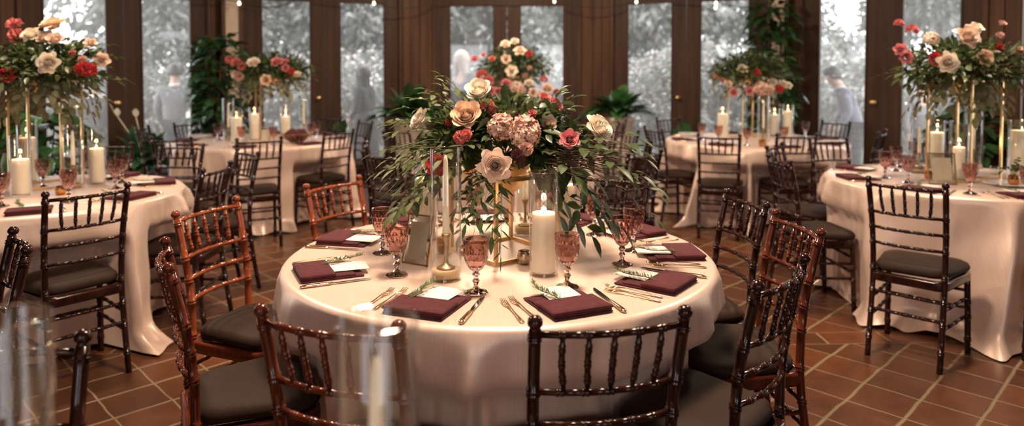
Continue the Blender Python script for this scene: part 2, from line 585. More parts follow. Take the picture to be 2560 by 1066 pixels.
def make_chair(wood):
    m = M_[wood]
    root = empty('chiavari_chair')
    # rear legs run up into the back posts and end in knobs
    for sx in (-1, 1):
        b = MB()
        ctrl = [(sx * .162, -.225, 0), (sx * .161, -.188, .22), (sx * .161, -.165, .44), (sx * .165, -.176, .66), (sx * .171, -.222, .885)]
        turned(b, ctrl, .0140, (.12, .25, .37, .50, .645, .735, .82, .965), 10)
        f, L = interp_path(ctrl)
        top = f(1)
        d = (top - f(.97)).normalized()
        prof = [(0, .0135), (.004, .0105), (.007, .0105), (.010, .0152), (.016, .0172), (.023, .0168), (.029, .0125), (.033, .004)]
        leg = b.build('rear_leg', m, root)
        b = MB()
        b.tube([top + d * z for z, r in prof], [r for z, r in prof], 12)
        b.build('finial', m, leg)
        b = MB()
        turned(b, [(sx * .190, .165, 0), (sx * .188, .158, .2), (sx * .184, .152, .395)], .0150, (.22, .48, .66), 10)
        b.build('front_leg', m, root)

    def post(z):
        f, L = interp_path([(.162, -.225, 0), (.161, -.188, .22), (.161, -.165, .44), (.165, -.176, .66), (.171, -.222, .885)])
        lo, hi = 0, 1
        for _ in range(30):
            mid = (lo + hi) / 2
            lo, hi = (mid, hi) if f(mid).z < z else (lo, mid)
        return f(lo)
    bow = .030
    for k, (z, r) in enumerate(((.874, .0082), (.735, .0078), (.655, .0078), (.575, .0078))):
        p = post(z)
        pts = [(p.x * t, p.y - bow * (1 - t * t) + (.0), z) for t in (-1, -.66, -.33, 0, .33, .66, 1)]
        b = MB()
        turned(b, pts, r, (.17, .335, .5, .665, .83), 8)
        b.build('crest_rail' if k == 0 else 'back_rail', m, root)
    p1, p2 = post(.874), post(.735)
    for k in range(5):
        t = (-.66, -.33, 0, .33, .66)[k]
        b = MB()
        y1, y2 = p1.y - bow * (1 - t * t), p2.y - bow * (1 - t * t)
        turned(b, [(p1.x * t, y1, .874), ((p1.x + p2.x) / 2 * t, (y1 + y2) / 2, .805), (p2.x * t * .93, y2, .735)], .0075, (.26, .5, .74), 7, ends=.55)
        b.build('spindle', m, root)
    # seat frame: rounded trapezoid ring
    def outline(w1, w2, d1, d2, r, n=8):
        pts = []
        for (cx, cy, a0) in ((w2 - r, d2 - r, 0), (-w2 + r, d2 - r, 90), (-w1 + r, d1 + r, 180), (w1 - r, d1 + r, 270)):
            for i in range(n + 1):
                a = radians(a0 + 90 * i / n)
                pts.append((cx + r * cos(a), cy + r * sin(a)))
        return pts
    b = MB()
    o = outline(.172, .200, -.19, .182, .05)
    rows = [[(x * k, y * k, z) for x, y in o] for k, z in ((.86, .382), (1.0, .382), (1.012, .392), (1.012, .416), (1.0, .426), (.86, .426), (.86, .382))]
    b.grid(rows, True)
    b.build('seat_frame', m, root)
    b = MB()
    o = outline(.168, .199, -.160, .186, .075)
    rows = []
    for k, z in ((.0, .427), (.90, .427), (.985, .432), (1.02, .443), (1.02, .454), (.985, .467), (.90, .477), (.7, .484), (.4, .488), (.0, .489)):
        rows.append([(x * k, y * k + .0, z + .003 * sin(9 * x) * k) for x, y in o])
    b.grid(rows, True)
    b.build('seat_cushion', M_['cushion'], root)
    fr = lambda z: (.190 - .006 * z / .415, .165 - .013 * z / .415)
    for z in (.20, .29):
        fx, fy = fr(z)
        q = post(z)
        for sx in (-1, 1):
            b = MB()
            turned(b, [(sx * fx, fy, z), (sx * q.x, q.y, z)], .0085, (.3, .5, .7), 7)
            b.build('side_stretcher', m, root)
    for z in (.235, .325):
        fx, fy = fr(z)
        b = MB()
        turned(b, [(-fx, fy, z), (fx, fy, z)], .0085, (.3, .5, .7), 7)
        b.build('front_stretcher', m, root)
        q = post(z)
        b = MB()
        turned(b, [(-q.x, q.y, z), (q.x, q.y, z)], .0085, (.3, .5, .7), 7)
        b.build('rear_stretcher', m, root)
    return root


CH = {k: Kind(lambda k=k: make_chair(k)) for k in ('dark', 'brown', 'cherry')}
CHAIRS = []   # (x, y, angle of facing)


def chair(wood, mid, face, label, group):
    """mid: ground position below the middle of the knobs; face: point the chair looks at, or a direction angle"""
    mx, my = mid
    a = face if not hasattr(face, '__len__') else atan2(face[1] - my, face[0] - mx)
    off = .222
    x, y = mx + off * cos(a), my + off * sin(a)
    CHAIRS.append((x, y, a))
    return CH[wood]((x, y, 0), a - pi / 2, label, 'chair', group)


TC = dict(centre=(-.045, 2.60, .775), left=(-2.68, 3.90, .762), right=(2.82, 4.42, .762), farleft=(-2.52, 7.05, .87), farright=(2.45, 7.05, .87),
          back=(-.02, 5.75, .76), rear=(.06, 8.25, .80), near=(-.72, .28, .80))


def kn(x1, y1, x2, y2):
    a, b = P(x1, y1, .915), P(x2, y2, .915)
    d = b - a
    mid = (a + b) / 2
    return (mid.x, mid.y), atan2(d.y, d.x)


def chair_px(wood, px, sgn, label, group):
    mid, ang = kn(*px)
    return chair(wood, mid, ang + sgn * pi / 2, label, group)


G1 = 'chairs around the centre table'
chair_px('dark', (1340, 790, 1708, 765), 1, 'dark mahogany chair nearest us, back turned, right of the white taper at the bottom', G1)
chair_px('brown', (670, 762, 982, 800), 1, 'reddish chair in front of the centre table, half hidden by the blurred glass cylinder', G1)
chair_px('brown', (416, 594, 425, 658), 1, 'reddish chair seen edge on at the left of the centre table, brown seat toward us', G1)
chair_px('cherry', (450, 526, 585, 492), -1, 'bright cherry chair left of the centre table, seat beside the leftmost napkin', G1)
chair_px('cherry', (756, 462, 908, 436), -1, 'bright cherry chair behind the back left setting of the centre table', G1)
chair('dark', (-.40, 3.86), TC['centre'][:2], 'dark chair behind the centre table, hidden by the left side of the flowers', G1)
chair('dark', (.53, 3.58), TC['centre'][:2], 'dark chair behind the centre table, crest showing under the twigs on the right', G1)
chair_px('dark', (1818, 472, 1912, 505), -1, 'dark chair right of the centre table, farthest of the three there', G1)
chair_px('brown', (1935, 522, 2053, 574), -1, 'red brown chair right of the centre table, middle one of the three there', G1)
chair_px('dark', (1888, 704, 2010, 634), 1, 'dark chair at the front right of the centre table, nearest of the three there', G1)
G2 = 'chairs around the left table'
chair_px('dark', (112, 480, 318, 456), 1, 'dark chair with its back to us in front of the left candle table', G2)
chair_px('dark', (499, 423, 580, 400), 1, 'dark chair at the right side of the left table, behind the cherry chair', G2)
chair((('dark')), (-1.80, 4.74), TC['left'][:2], 'dark chair seen edge on between the left table and the far left table', G2)
chair('dark', (-2.45, 5.18), TC['left'][:2], 'dark chair behind the left table, facing us, right of its purple napkins', G2)
chair('dark', (-3.03, 5.22), TC['left'][:2], 'dark chair behind the left table, just right of the white pillar candle', G2)
chair('dark', (-1.575, 2.215), radians(221), 'dark chair at the left edge of the picture, its posts seen end on', 'chairs at the picture edge')
chair('dark', (-1.03, 1.345), TC['near'][:2], 'blurred dark chair post in the bottom left corner beside the blurred glass', 'chairs at the picture edge')
G3 = 'chairs around the far left table'
chair_px('dark', (590, 346, 705, 341), 1, 'dark chair with its back to us in front of the far left table', G3)
chair_px('dark', (806, 328, 887, 321), 1, 'dark chair at the front right of the far left table', G3)
chair('dark', (-1.62, 7.72), TC['farleft'][:2], 'small dark chair right of the far left table, before the woman outside', G3)
chair('dark', (-2.22, 8.42), TC['farleft'][:2], 'dark chair behind the far left table, under the brass door knob', G3)
chair('dark', (-2.80, 5.74), radians(85), 'dark chair left of the far left table, the farther of two overlapping backs', G3)
chair('dark', (-3.62, 6.85), TC['farleft'][:2], 'dark chair farthest left by the green plants under the left door', G3)
chair('dark', (-3.48, 7.50), TC['farleft'][:2], 'dark chair behind the far left table in front of the man in grey', G3)
G4 = 'chairs around the table behind the flowers'
chair('dark', (-.87, 4.62), TC['back'][:2], 'dark chair just left of the centre flowers, nearest of the row there', G4)
chair('dark', (-1.16, 5.53), TC['back'][:2], 'dark chair left of the centre flowers, seen edge on, second of the row', G4)
chair('dark', (-1.06, 6.42), TC['back'][:2], 'dark chair left of the centre flowers, farthest of the row, under the potted lily', G4)
chair('dark', (.89, 4.68), TC['back'][:2], 'dark chair right of the centre flowers behind the overhanging leaves', G4)
chair('dark', (1.10, 5.60), TC['back'][:2], 'dark chair right of the white rose, second of the row there', G4)
chair('dark', (1.05, 6.50), TC['back'][:2], 'dark chair right of the white rose, farthest of the row there', G4)
G5 = 'chairs around the rear table'
chair('dark', (1.22, 7.75), TC['rear'][:2], 'dark chair in front of the stone pot on the right, facing left', G5)
chair('dark', (.98, 8.92), TC['rear'][:2], 'small dark chair by the wooden pillar above the white rose', G5)
G6 = 'chairs around the far right table'
chair_px('dark', (1741, 333, 1855, 336), 1, 'dark chair with its back to us at the left front of the far right table', G6)
chair_px('dark', (1936, 333, 2048, 333), 1, 'dark chair with its back to us at the right front of the far right table', G6)
chair('dark', (3.36, 6.35), TC['farright'][:2], 'dark chair right of the far right table, behind the purple goblets', G6)
chair('dark', (3.55, 7.66), TC['farright'][:2], 'dark chair behind the far right table in front of the man bending over', G6)
chair('dark', (1.86, 8.30), TC['farright'][:2], 'small dark chair left of the far right table in front of the garden door', G6)
chair('dark', (1.36, 6.72), TC['farright'][:2], 'dark chair at the left side of the far right table beside its cloth', G6)
G7 = 'chairs around the right table'
chair_px('dark', (2172, 440, 2365, 459), 1, 'dark chair with its back to us in front of the right candle table', G7)
chair_px('dark', (1915, 382, 1986, 403), 1, 'dark chair at the left side of the right table, nearer of the two', G7)
chair('dark', (1.93, 5.12), TC['right'][:2], 'dark chair at the left side of the right table, farther of the two', G7)
chair('dark', (2.54, 5.60), TC['right'][:2], 'dark chair behind the right table, facing us, left of its goblets', G7)
chair('dark', (3.38, 5.52), TC['right'][:2], 'dark chair behind the right table, seen through the glass cylinders', G7)
chair('dark', (2.75, 3.06), radians(90), 'dark chair cut off by the right edge of the picture', G7)

# ------------------------------------------------------------------ tablecloths


def tablecloth(key, seed, label, kmain=9, amp=1.0, phase=0.0, zt=.762):
    cx, cy, R = TC[key]
    rnd = random.Random(seed)
    near = [c for c in CHAIRS if (c[0] - cx) ** 2 + (c[1] - cy) ** 2 < (R + .6) ** 2]

    folds = []
    nf = kmain + 3
    for i in range(nf):
        folds.append((2 * pi * (i + rnd.uniform(-.28, .28)) / nf + phase, rnd.uniform(.075, .125), rnd.uniform(.55, 1.15)))

    fine = [(rnd.uniform(0, 2 * pi), rnd.uniform(.020, .045), rnd.uniform(.10, .30)) for _ in range(30)]

    def wave(a):
        m = 0
        for f0, sg, wt in folds:
            d = (a - f0 + pi) % (2 * pi) - pi
            m = max(m, wt * math.exp(-(d / sg) ** 2))
        for f0, sg, wt in fine:
            d = (a - f0 + pi) % (2 * pi) - pi
            if abs(d) < .2:
                m += wt * math.exp(-abs(d / sg) ** 1.5)
        return m - .36 + .08 * sin(5 * a + seed)

    NS = 400
    rows = []
    zs = [(0, 0)] + [(R * q, 0) for q in (.25, .5, .7, .85, .94, .975)]
    for r, _ in zs:
        rows.append([(cx + r * cos(2 * pi * k / NS), cy + r * sin(2 * pi * k / NS), zt) for k in range(NS)])
    prof = [(-.012, -.0008), (-.004, -.003), (.004, -.009), (.009, -.016)]
    for dr, dz in prof:
        rows.append([(cx + (R + dr) * cos(2 * pi * k / NS), cy + (R + dr) * sin(2 * pi * k / NS), zt + dz) for k in range(NS)])
    NZ = 26
    for j in range(1, NZ + 1):
        s = j / NZ
        z = (zt - .016) * (1 - s) + .006 * s
        row = []
        for k in range(NS):
            a = 2 * pi * k / NS
            w = wave(a + .16 * (1 - s) * sin(3 * a + seed))
            r = R + .012 + (.035 * s + .15 * (s ** .62) * w) * amp + .010 * sin(7 * a + 9 * s + seed) * sin(5 * s + 3 * a) * min(1, s * 4) + .012 * s
            low = max(0, s - .86) / .14          # the hem lies out on the floor
            r += low ** 1.6 * (.085 + .06 * wave(a * 1.0 + 1.3)) * amp
            zz = z + low * .012 * (1 + sin(17 * a + 2 * sin(5 * a)))
            x, y = cx + r * cos(a), cy + r * sin(a)
            if z < .62:
                rp = R - .46
                while rp < r:
                    q = rp + .012
                    px, py = cx + q * cos(a), cy + q * sin(a)
                    hit = False
                    for (qx, qy, qa) in near:
                        dx, dy = px - qx, py - qy
                        fy = dx * cos(qa) + dy * sin(qa)
                        fx = dx * sin(qa) - dy * cos(qa)
                        if abs(fx) < .232 and -.28 < fy < .207:
                            hit = True
                            break
                    if hit:
                        break
                    rp = q
                rp = min(rp, r)
                k2 = 1 if z < .53 else (.62 - z) / .09
                k2 = k2 * k2 * (3 - 2 * k2)
                r = r + (rp - r) * k2
                x, y = cx + r * cos(a), cy + r * sin(a)
            row.append((x, y, max(.003, zz)))
        # soften the pushes sideways
        if z < .62:
            rr = [sqrt((p[0] - cx) ** 2 + (p[1] - cy) ** 2) for p in row]
            for _ in range(1):
                rr = [min(rr[i], (rr[i - 1] + 2 * rr[i] + rr[(i + 1) % NS]) / 4) for i in range(NS)]
            row = [(cx + rr[k] * cos(2 * pi * k / NS), cy + rr[k] * sin(2 * pi * k / NS), row[k][2]) for k in range(NS)]
        rows.append(row)
    b = MB()
    b.grid(rows, True)
    o = b.build('tablecloth', M_['cloth'])
    tag(o, label, 'tablecloth', 'champagne cloths on the round tables')
    return o


tablecloth('centre', 3, 'champagne satin cloth over the big round table in the middle', 8, .62)
tablecloth('left', 11, 'champagne cloth to the floor on the round table at the left edge', 9, 1.2)
tablecloth('right', 23, 'champagne cloth pooling on the tiles under the table at the right edge', 9, 1.2)
tablecloth('farleft', 31, 'champagne cloth on the far left table before the garden doors', 7, 1.2)
tablecloth('farright', 47, 'champagne cloth on the far right table before the garden doors', 7, 1.2)
tablecloth('back', 53, 'champagne cloth on the table directly behind the centre flowers', 8)
tablecloth('rear', 61, 'champagne cloth on the rearmost table at the middle door', 8)
tablecloth('near', 71, 'champagne cloth on the near table carrying the blurred glass cylinders', 8)
ZT = .7625   # table top surface

# ------------------------------------------------------------------ table ware


def make_goblet():
    root = empty('goblet')
    g = M_['goblet']
    b = MB()
    # faceted outer wall: staggered rings give the pressed diamonds
    n = 11
    out = [(.0085, .066, 0), (.021, .076, .5), (.031, .091, 0), (.0365, .108, .5), (.0392, .126, 0), (.0400, .142, .5)]
    vs, fs = [], []
    for r, z, o in out:
        for k in range(n):
            a = 2 * pi * (k + o) / n
            vs.append((r * cos(a), r * sin(a), z))
    for i in range(len(out) - 1):
        for k in range(n):
            k2 = (k + 1) % n
            a0, a1, b0, b1 = i * n + k, i * n + k2, (i + 1) * n + k, (i + 1) * n + k2
            if out[i][2] == 0:
                fs += [(a0, a1, b0), (a1, b1, b0)]
            else:
                fs += [(a0, a1, b1), (a0, b1, b0)]
    b.add(vs, fs)
    b.lathe([(.0398, .142), (.0402, .150), (.0405, .168), (.0398, .1695), (.0388, .168), (.0382, .150), (.0372, .126), (.0338, .106), (.027, .090), (.016, .079), (0, .075)], 33)
    b.lathe([(0, .066), (.0085, .066)], 11)
    b.build('bowl', g, root, smooth=False)
    b = MB()
    b.lathe([(0, .066), (.0075, .066), (.011, .061), (.0125, .057), (.009, .052), (.0068, .047), (.0095, .042), (.0122, .038), (.0095, .033), (.0072, .027), (.0085, .019), (.013, .013), (0, .013)], 10)
    b.build('stem', g, root, smooth=False)
    b = MB()
    b.lathe([(0, .013), (.013, .013), (.024, .008), (.0345, .0052), (.0375, .0025), (.036, .0), (0, .0)], 16)
    b.build('foot', g, root, smooth=False)
    return root


def make_napkin():
    root = empty('napkin')
    rnd = random.Random(5)
    b = MB()

    def pad(x0, x1, y0, y1, z0, z1, r=.006, tilt=0, n=8):
        rows = []
        pts = []
        for k in range(n * 4):
            t = k / (n * 4) * 4
            s = int(t)
            u = t - s
            q = [(x0 + (x1 - x0) * u, y0), (x1, y0 + (y1 - y0) * u), (x1 - (x1 - x0) * u, y1), (x0, y1 - (y1 - y0) * u)][s]
            pts.append(q)
        cx, cy = (x0 + x1) / 2, (y0 + y1) / 2
        h = z1 - z0
        for k, z in ((0, z0), (.97, z0), (1.0, z0 + h * .25), (1.0, z0 + h * .75), (.97, z1), (.6, z1 + h * .12), (0, z1 + h * .12)):
            rows.append([(cx + (x - cx) * k, cy + (y - cy) * k, z + tilt * (y - y0)) for x, y in pts])
        b.grid(rows, True)
    pad(-.092, .092, -.105, .098, .0005, .0075)
    pad(-.090, .090, -.104, .070, .0075, .0130)
    b.build('folded_layers', M_['napkin'], root)
    b = MB()
    pad(-.094, .092, -.106, .006, .0135, .0225)
    b.build('top_fold', M_['napkin'], root)
    return root


def make_card():
    root = empty('place_card')
    b = MB()
    b.box((0, 0, .0006), (.105, .148, .0012))
    b.build('card', M_['card'], root, smooth=False)
    b = MB()
    for x, y, sx, sy in ((0, .066, .080, .0012), (0, -.066, .080, .0012), (-.040, 0, .0012, .132), (.040, 0, .0012, .132)):
        b.box((x, y, .0014), (sx, sy, .0004))
    b.build('printed_border', M_['print'], root, smooth=False)
    return root


def make_rosemary():
    b = MB()
    rnd = random.Random(9)
    f, L = interp_path([(0, -.075, .004), (.004, -.03, .006), (-.004, .02, .009), (.006, .062, .016)])
    b.tube([f(i / 10) for i in range(11)], .0013, 5)
    for i in range(110):
        t = .12 + .88 * i / 110
        p = f(t)
        a = rnd.uniform(0, 2 * pi)
        d = V((cos(a), .75, abs(sin(a)) * .7 + .05)).normalized()
        l = rnd.uniform(.014, .022) * (1.1 - .4 * t)
        s = d.cross(V((0, 0, 1))).normalized() * .0014
        q = p + d * l * .5
        e = p + d * l
        b.add([p, q - s, e, q + s], [(0, 1, 2, 3)])
    o = b.build('rosemary_sprig', M_['leaf2'])
    return o


def make_fork():
    b = MB()
    ys = [-.095, -.088, -.06, -.02, .02, .042, .052]
    w = [.005, .0075, .0055, .003, .0026, .006, .0105]
    z = [.002, .003, .005, .006, .009, .008, .006]
    rows = []
    for y, ww, zz in zip(ys, w, z):
        rows.append([(-ww, y, zz), (0, y, zz + .0022), (ww, y, zz), (0, y, zz - .0012)])
    b.grid(rows, True)
    b.add(rows[0], [(0, 1, 2, 3)])
    b.add(rows[-1], [(3, 2, 1, 0)])
    for k in range(4):
        x = -.0082 + k * .00547
        b.tube([(x, .051, .006), (x, .065, .004), (x * .95, .082, .005), (x * .92, .096, .010)], [.0019, .0018, .0016, .0008], 5)
    return b.build('fork', M_['cutlery'])


def make_knife():
    root = empty('table_knife')
    b = MB()
    b.tube([(0, -.115, .005), (0, -.110, .0055), (0, -.09, .006), (0, -.03, .0055), (0, -.012, .005)], [.003, .0085, .009, .0075, .0055], 10, flat=.5)
    b.build('handle', M_['cutlery'], root)
    b = MB()
    rows = []
    for y, w0, w1 in ((-.012, -.006, .005), (.02, -.008, .006), (.07, -.009, .006), (.10, -.007, .005), (.118, .001, .003)):
        rows.append([(w0, y, .004), (w1, y, .0046), (w1, y, .0036)])
    b.grid(rows, True)
    b.add(rows[0], [(0, 1, 2)])
    b.add(rows[-1], [(2, 1, 0)])
    b.build('blade', M_['steel'], root, smooth=False)
    return root


K = dict(goblet=Kind(make_goblet), napkin=Kind(make_napkin), card=Kind(make_card), rosemary=Kind(make_rosemary), fork=Kind(make_fork), knife=Kind(make_knife))


def setting(key, adeg, where, rr=None, full=True, jig=0, tname=''):
    cx, cy, R = TC[key]
    a = radians(adeg)
    rr = rr or R - .150
    ox, oy = cx + rr * cos(a), cy + rr * sin(a)
    rz = a + pi / 2            # local +Y points to the table centre
    rot = Matrix.Rotation(rz, 3, 'Z')
    rnd = random.Random(int(adeg * 7) + len(key))

    def put(k, lx, ly, lz, dr, label, cat, group):
        p = rot @ V((lx, ly, 0))
        return K[k]((ox + p.x, oy + p.y, ZT + lz), rz + dr, label, cat, group)
    j = rnd.uniform(-.12, .12)
    put('napkin', 0, 0, 0, j, f'folded plum napkin, {where}', 'napkin', f'plum napkins on the {tname}')
    if full:
        c = put('card', .005, .052, .0165, j - .08, f'cream place card tucked in the napkin, {where}', 'card', f'place cards on the {tname}')
        r = put('rosemary', -.045, .055, .0185, j + rnd.uniform(-.1, .3), f'rosemary sprig on the napkin, {where}', 'herb sprig', f'rosemary sprigs on the {tname}')
        r.scale = (1.25, 1.1, 1.25)
    put('fork', -.130, .01, 0, rnd.uniform(-.06, .06), f'inner gold fork, {where}', 'fork', f'gold forks on the {tname}')
    put('fork', -.166, -.002, 0, rnd.uniform(-.06, .06), f'outer gold fork, {where}', 'fork', f'gold forks on the {tname}')
    put('knife', .135, 0, 0, rnd.uniform(-.10, .10), f'gold handled knife, {where}', 'knife', f'gold knives on the {tname}')


CS = [(-71.3, 'nearest setting right of middle on centre table'), (-37, 'front right setting of the centre table'), (-3, 'rightmost setting of the centre table'),
      (29, 'back right of centre table under the leaves'), (60, 'far right setting of centre table behind the goblets'), (94, 'far setting of centre table behind the gold stand'),
      (126, 'far left setting of centre table behind the frame'), (163, 'back left setting of the centre table'), (-155, 'leftmost setting of the centre table'),
      (-108, 'nearest setting left of middle on centre table')]
for a, w in CS:
    setting('centre', a, w, rr=.63, tname='centre table')
DIRN = ['right side', 'far right side', 'far side', 'far left side', 'left side', 'near left side', 'near side', 'near right side']


def gob(p, label, tname):
    K['goblet']((p.x, p.y, ZT), random.Random(label).uniform(0, 6), label, 'goblet', f'rose glass goblets on the {tname}')


for (x, y, lab) in (
        (1190, 733, 'rose pink pressed glass goblet in front of the taper cylinder, centre table'),
        (1418, 719, 'rose pink pressed glass goblet in front of the white pillar candle, centre table'),
        (1555, 663, 'rose pink goblet in front of another at the right of centre table'),
        (1584, 629, 'rose pink goblet half hidden behind another at the right of centre table'),
        (1487, 589, 'rose pink goblet under the green leaves right of the candle, centre table'),
        (992, 689, 'rose pink goblet beside the gold picture frame, centre table'),
        (957, 634, 'rose pink goblet half hidden behind another at the left of centre table'),
        (1030, 584, 'rose pink goblet behind the gold picture frame, centre table'),
        (1186, 560, 'rose pink goblet at the back of centre table below the hanging leaves'),
        (1360, 574, 'rose pink goblet at the back of centre table behind the pillar candle')):
    gob(P(x, y, ZT), lab, 'centre table')

for key, tn, off, gl in (
        ('left', 'left table', -12, [(172, 505, 'in front of the taper cylinder'), (288, 472, 'right of the candles, nearer'), (305, 458, 'right of the candles, farther'), (3, 517, 'cut by the picture edge'),
                                     (108, 470, 'between the pillar candles'), (212, 436, 'behind the gold stand')]),
        ('right', 'right table', -2, [(2213, 446, 'leftmost, nearer of the pair'), (2240, 428, 'leftmost, farther of the pair'), (2270, 458, 'left of the picture frame'), (2425, 485, 'right of the picture frame'),
                                      (2286, 412, 'behind the taper cylinder'), (2570, 500, 'at the picture edge')]),
        ('farleft', 'far left table', 8, [(545, 352, 'leftmost of the group'), (562, 345, 'second from left'), (604, 362, 'below the low pillar candle'), (683, 362, 'below the lone pillar candle'),
                                          (778, 350, 'right of the wire bowl'), (793, 345, 'rightmost')]),
        ('farright', 'far right table', 3, [(1755, 350, 'leftmost'), (1796, 358, 'second from left'), (1867, 365, 'in the middle of the front'), (1960, 362, 'right of the taper'), (2013, 345, 'rightmost')])):
    for i in range(8):
        if (key, i) in (('left', 3), ('right', 1)):
            continue
        setting(key, off + 45 * i, f'{DIRN[i]} of the {tn}', full=(key in ('left', 'right')), tname=tn)
    for x, y, w in gl:
        gob(P(x, y, ZT), f'rose glass goblet on the {tn}, {w}', tn)

# ------------------------------------------------------------------ candles


def make_hurricane(h, r, sand=0.0):
    root = empty('glass_cylinder')
    b = MB()
    t = .0025
    b.lathe([(0, 0), (r * .97, 0), (r, .004), (r, h - .002), (r - t * .5, h), (r - t, h - .002), (r - t, .014), (r * .9, .010), (0, .010)], 40)
    b.build('cylinder', M_['clear'], root)
    if sand:
        b = MB()
        b.lathe([(0, .0105), (r * .88, .0105), (r - .0035, .015), (r - .0035, sand), (r * .8, sand + .002), (0, sand)], 32)
        b.build('sand', M_['sand'], root)
    return root


HUR = {}
FL = []


def hurricane(p, h, r, sand, label, group):
    key = (round(h, 3), round(r, 3), round(sand, 3))
    if key not in HUR:
        HUR[key] = Kind(lambda: make_hurricane(h, r, sand))
    return HUR[key]((p.x, p.y, p.z if p.z else ZT), 0, label, 'glass cylinder', group)


def flame(parent, z, lit=True):
    b = MB()
    b.tube([(0, 0, z - .004), (.0005, 0, z + .004), (.0008, 0, z + .010)], [.0012, .0010, .0008], 5)
    b.build('wick', M_['wick'], parent)
    if lit:
        b = MB()
        b.lathe([(0, z + .006), (.0024, z + .009), (.0034, z + .014), (.0027, z + .020), (.0012, z + .027), (0, z + .031)], 10)
        b.build('flame', M_['flame'], parent)


def make_pillar(h, r, lit=True):
    root = empty('pillar_candle')
    b = MB()
    b.lathe([(0, 0), (r * .98, 0), (r, .003), (r, h * .5), (r * .995, h - .006), (r * .97, h), (r * .86, h - .001), (r * .6, h - .008), (r * .2, h - .011), (0, h - .011)], 32)
    flame(b.build('wax', M_['wax'], root), h - .007, lit)
    return root


PIL = {}


def pillar(p, h, r, label, group, lit=True, base=.0105):
    key = (round(h, 3), round(r, 3), lit)
    if key not in PIL:
        PIL[key] = Kind(lambda: make_pillar(h, r, lit))
    return PIL[key]((p.x, p.y, (p.z if p.z else ZT) + base), 0, label, 'candle', group)


def make_stick():
    root = empty('brass_candlestick')
    b = MB()
    b.lathe([(0, 0), (.030, 0), (.031, .003), (.022, .007), (.010, .013), (.006, .03), (.005, .07), (.007, .085), (.0135, .105), (.015, .112), (.011, .113), (.010, .100), (0, .100)], 20)
    b.build('stick', M_['brass'], root)
    return root


STICK = Kind(make_stick)


def make_taper(h, lit=False):
    root = empty('taper_candle')
    b = MB()
    b.lathe([(0, 0), (.0098, 0), (.0112, .02), (.0105, h * .5), (.0075, h - .02), (.0052, h - .006), (.0015, h)], 16)
    flame(b.build('wax', M_['wax'], root), h, lit)
    return root


TAP = {}


def taper(p, base, h, label, group, lit=False):
    key = (round(h, 3), lit)
    if key not in TAP:
        TAP[key] = Kind(lambda: make_taper(h, lit))
    return TAP[key]((p.x, p.y, base), 0, label, 'candle', group)


def pillar_set(p, h, r, ch, where, tn, lit=True, cr=None, sand=0):
    p = V((p.x, p.y, 0))
    hurricane(p, h, r, sand, f'clear glass cylinder around a pillar candle, {where}', f'glass cylinders on the {tn}')
    if lit:
        l = bpy.data.lights.new('candle_glow', 'POINT')
        l.energy = .55
        l.color = (1, .66, .34)
        l.shadow_soft_size = .010
        o = bpy.data.objects.new('candle_glow', l)
        COL.objects.link(o)
        o.location = (p.x, p.y, ZT + ch + (sand or .010) + .018)
    pillar(p, ch, cr or r * .80, f'ivory pillar candle in a glass cylinder, {where}', f'ivory candles on the {tn}', lit, base=(sand + .0005) if sand else .0105)


def taper_set(p, h, r, th, where, tn, sand=.034, z0=None, lit=False):
    z = ZT if z0 is None else z0
    q = V((p.x, p.y, z))
    hurricane(q, h, r, sand, f'tall clear glass cylinder around a taper, {where}', f'glass cylinders on the {tn}')
    STICK((p.x, p.y, z + sand + .0022), 0, f'slim brass candlestick inside a glass cylinder, {where}', 'candlestick', f'brass candlesticks on the {tn}')
    taper(p, z + sand + .1025, th, f'ivory taper candle on a brass stick, {where}', f'ivory candles on the {tn}', lit)


taper_set(P(1115, 698, ZT), .43, .0505, .27, 'left of middle on centre table', 'centre table')
pillar_set(P(1359, 686, ZT), .345, .0485, .198, 'right of middle on centre table', 'centre table')
pillar_set(P(1066, 598, ZT), .345, .0485, .240, 'behind the gold frame on centre table', 'centre table')
taper_set(V((.055, 2.90, 0)), .30, .0500, .15, 'behind the gold stand on centre table', 'centre table')
pillar_set(P(1412, 590, ZT), .345, .0485, .205, 'under the leaves at the back of centre table', 'centre table')

pillar_set(P(53, 489, ZT), .335, .0520, .190, 'nearest on the left table', 'left table')
pillar_set(P(70, 455, ZT), .385, .0560, .265, 'behind the nearest one on the left table', 'left table')
taper_set(V((-2.575, 4.09, 0)), .375, .0520, .215, 'on the left table', 'left table', sand=.02)
pillar_set(P(243, 459, ZT), .335, .0500, .205, 'rightmost on the left table', 'left table')

taper_set(P(2297, 431, ZT), .385, .0560, .19, 'leftmost on the right table', 'right table', sand=.02)
pillar_set(P(2341, 421, ZT), .345, .0540, .245, 'behind the frame on the right table', 'right table')
pillar_set(P(2396, 452, ZT), .355, .0560, .200, 'with the lowest flame on the right table', 'right table', cr=.034)
taper_set(P(2432, 420, ZT), .475, .0600, .34, 'tallest on the right table', 'right table', sand=.02)
pillar_set(P(2552, 448, ZT), .375, .0750, .300, 'at the right picture edge', 'right table')

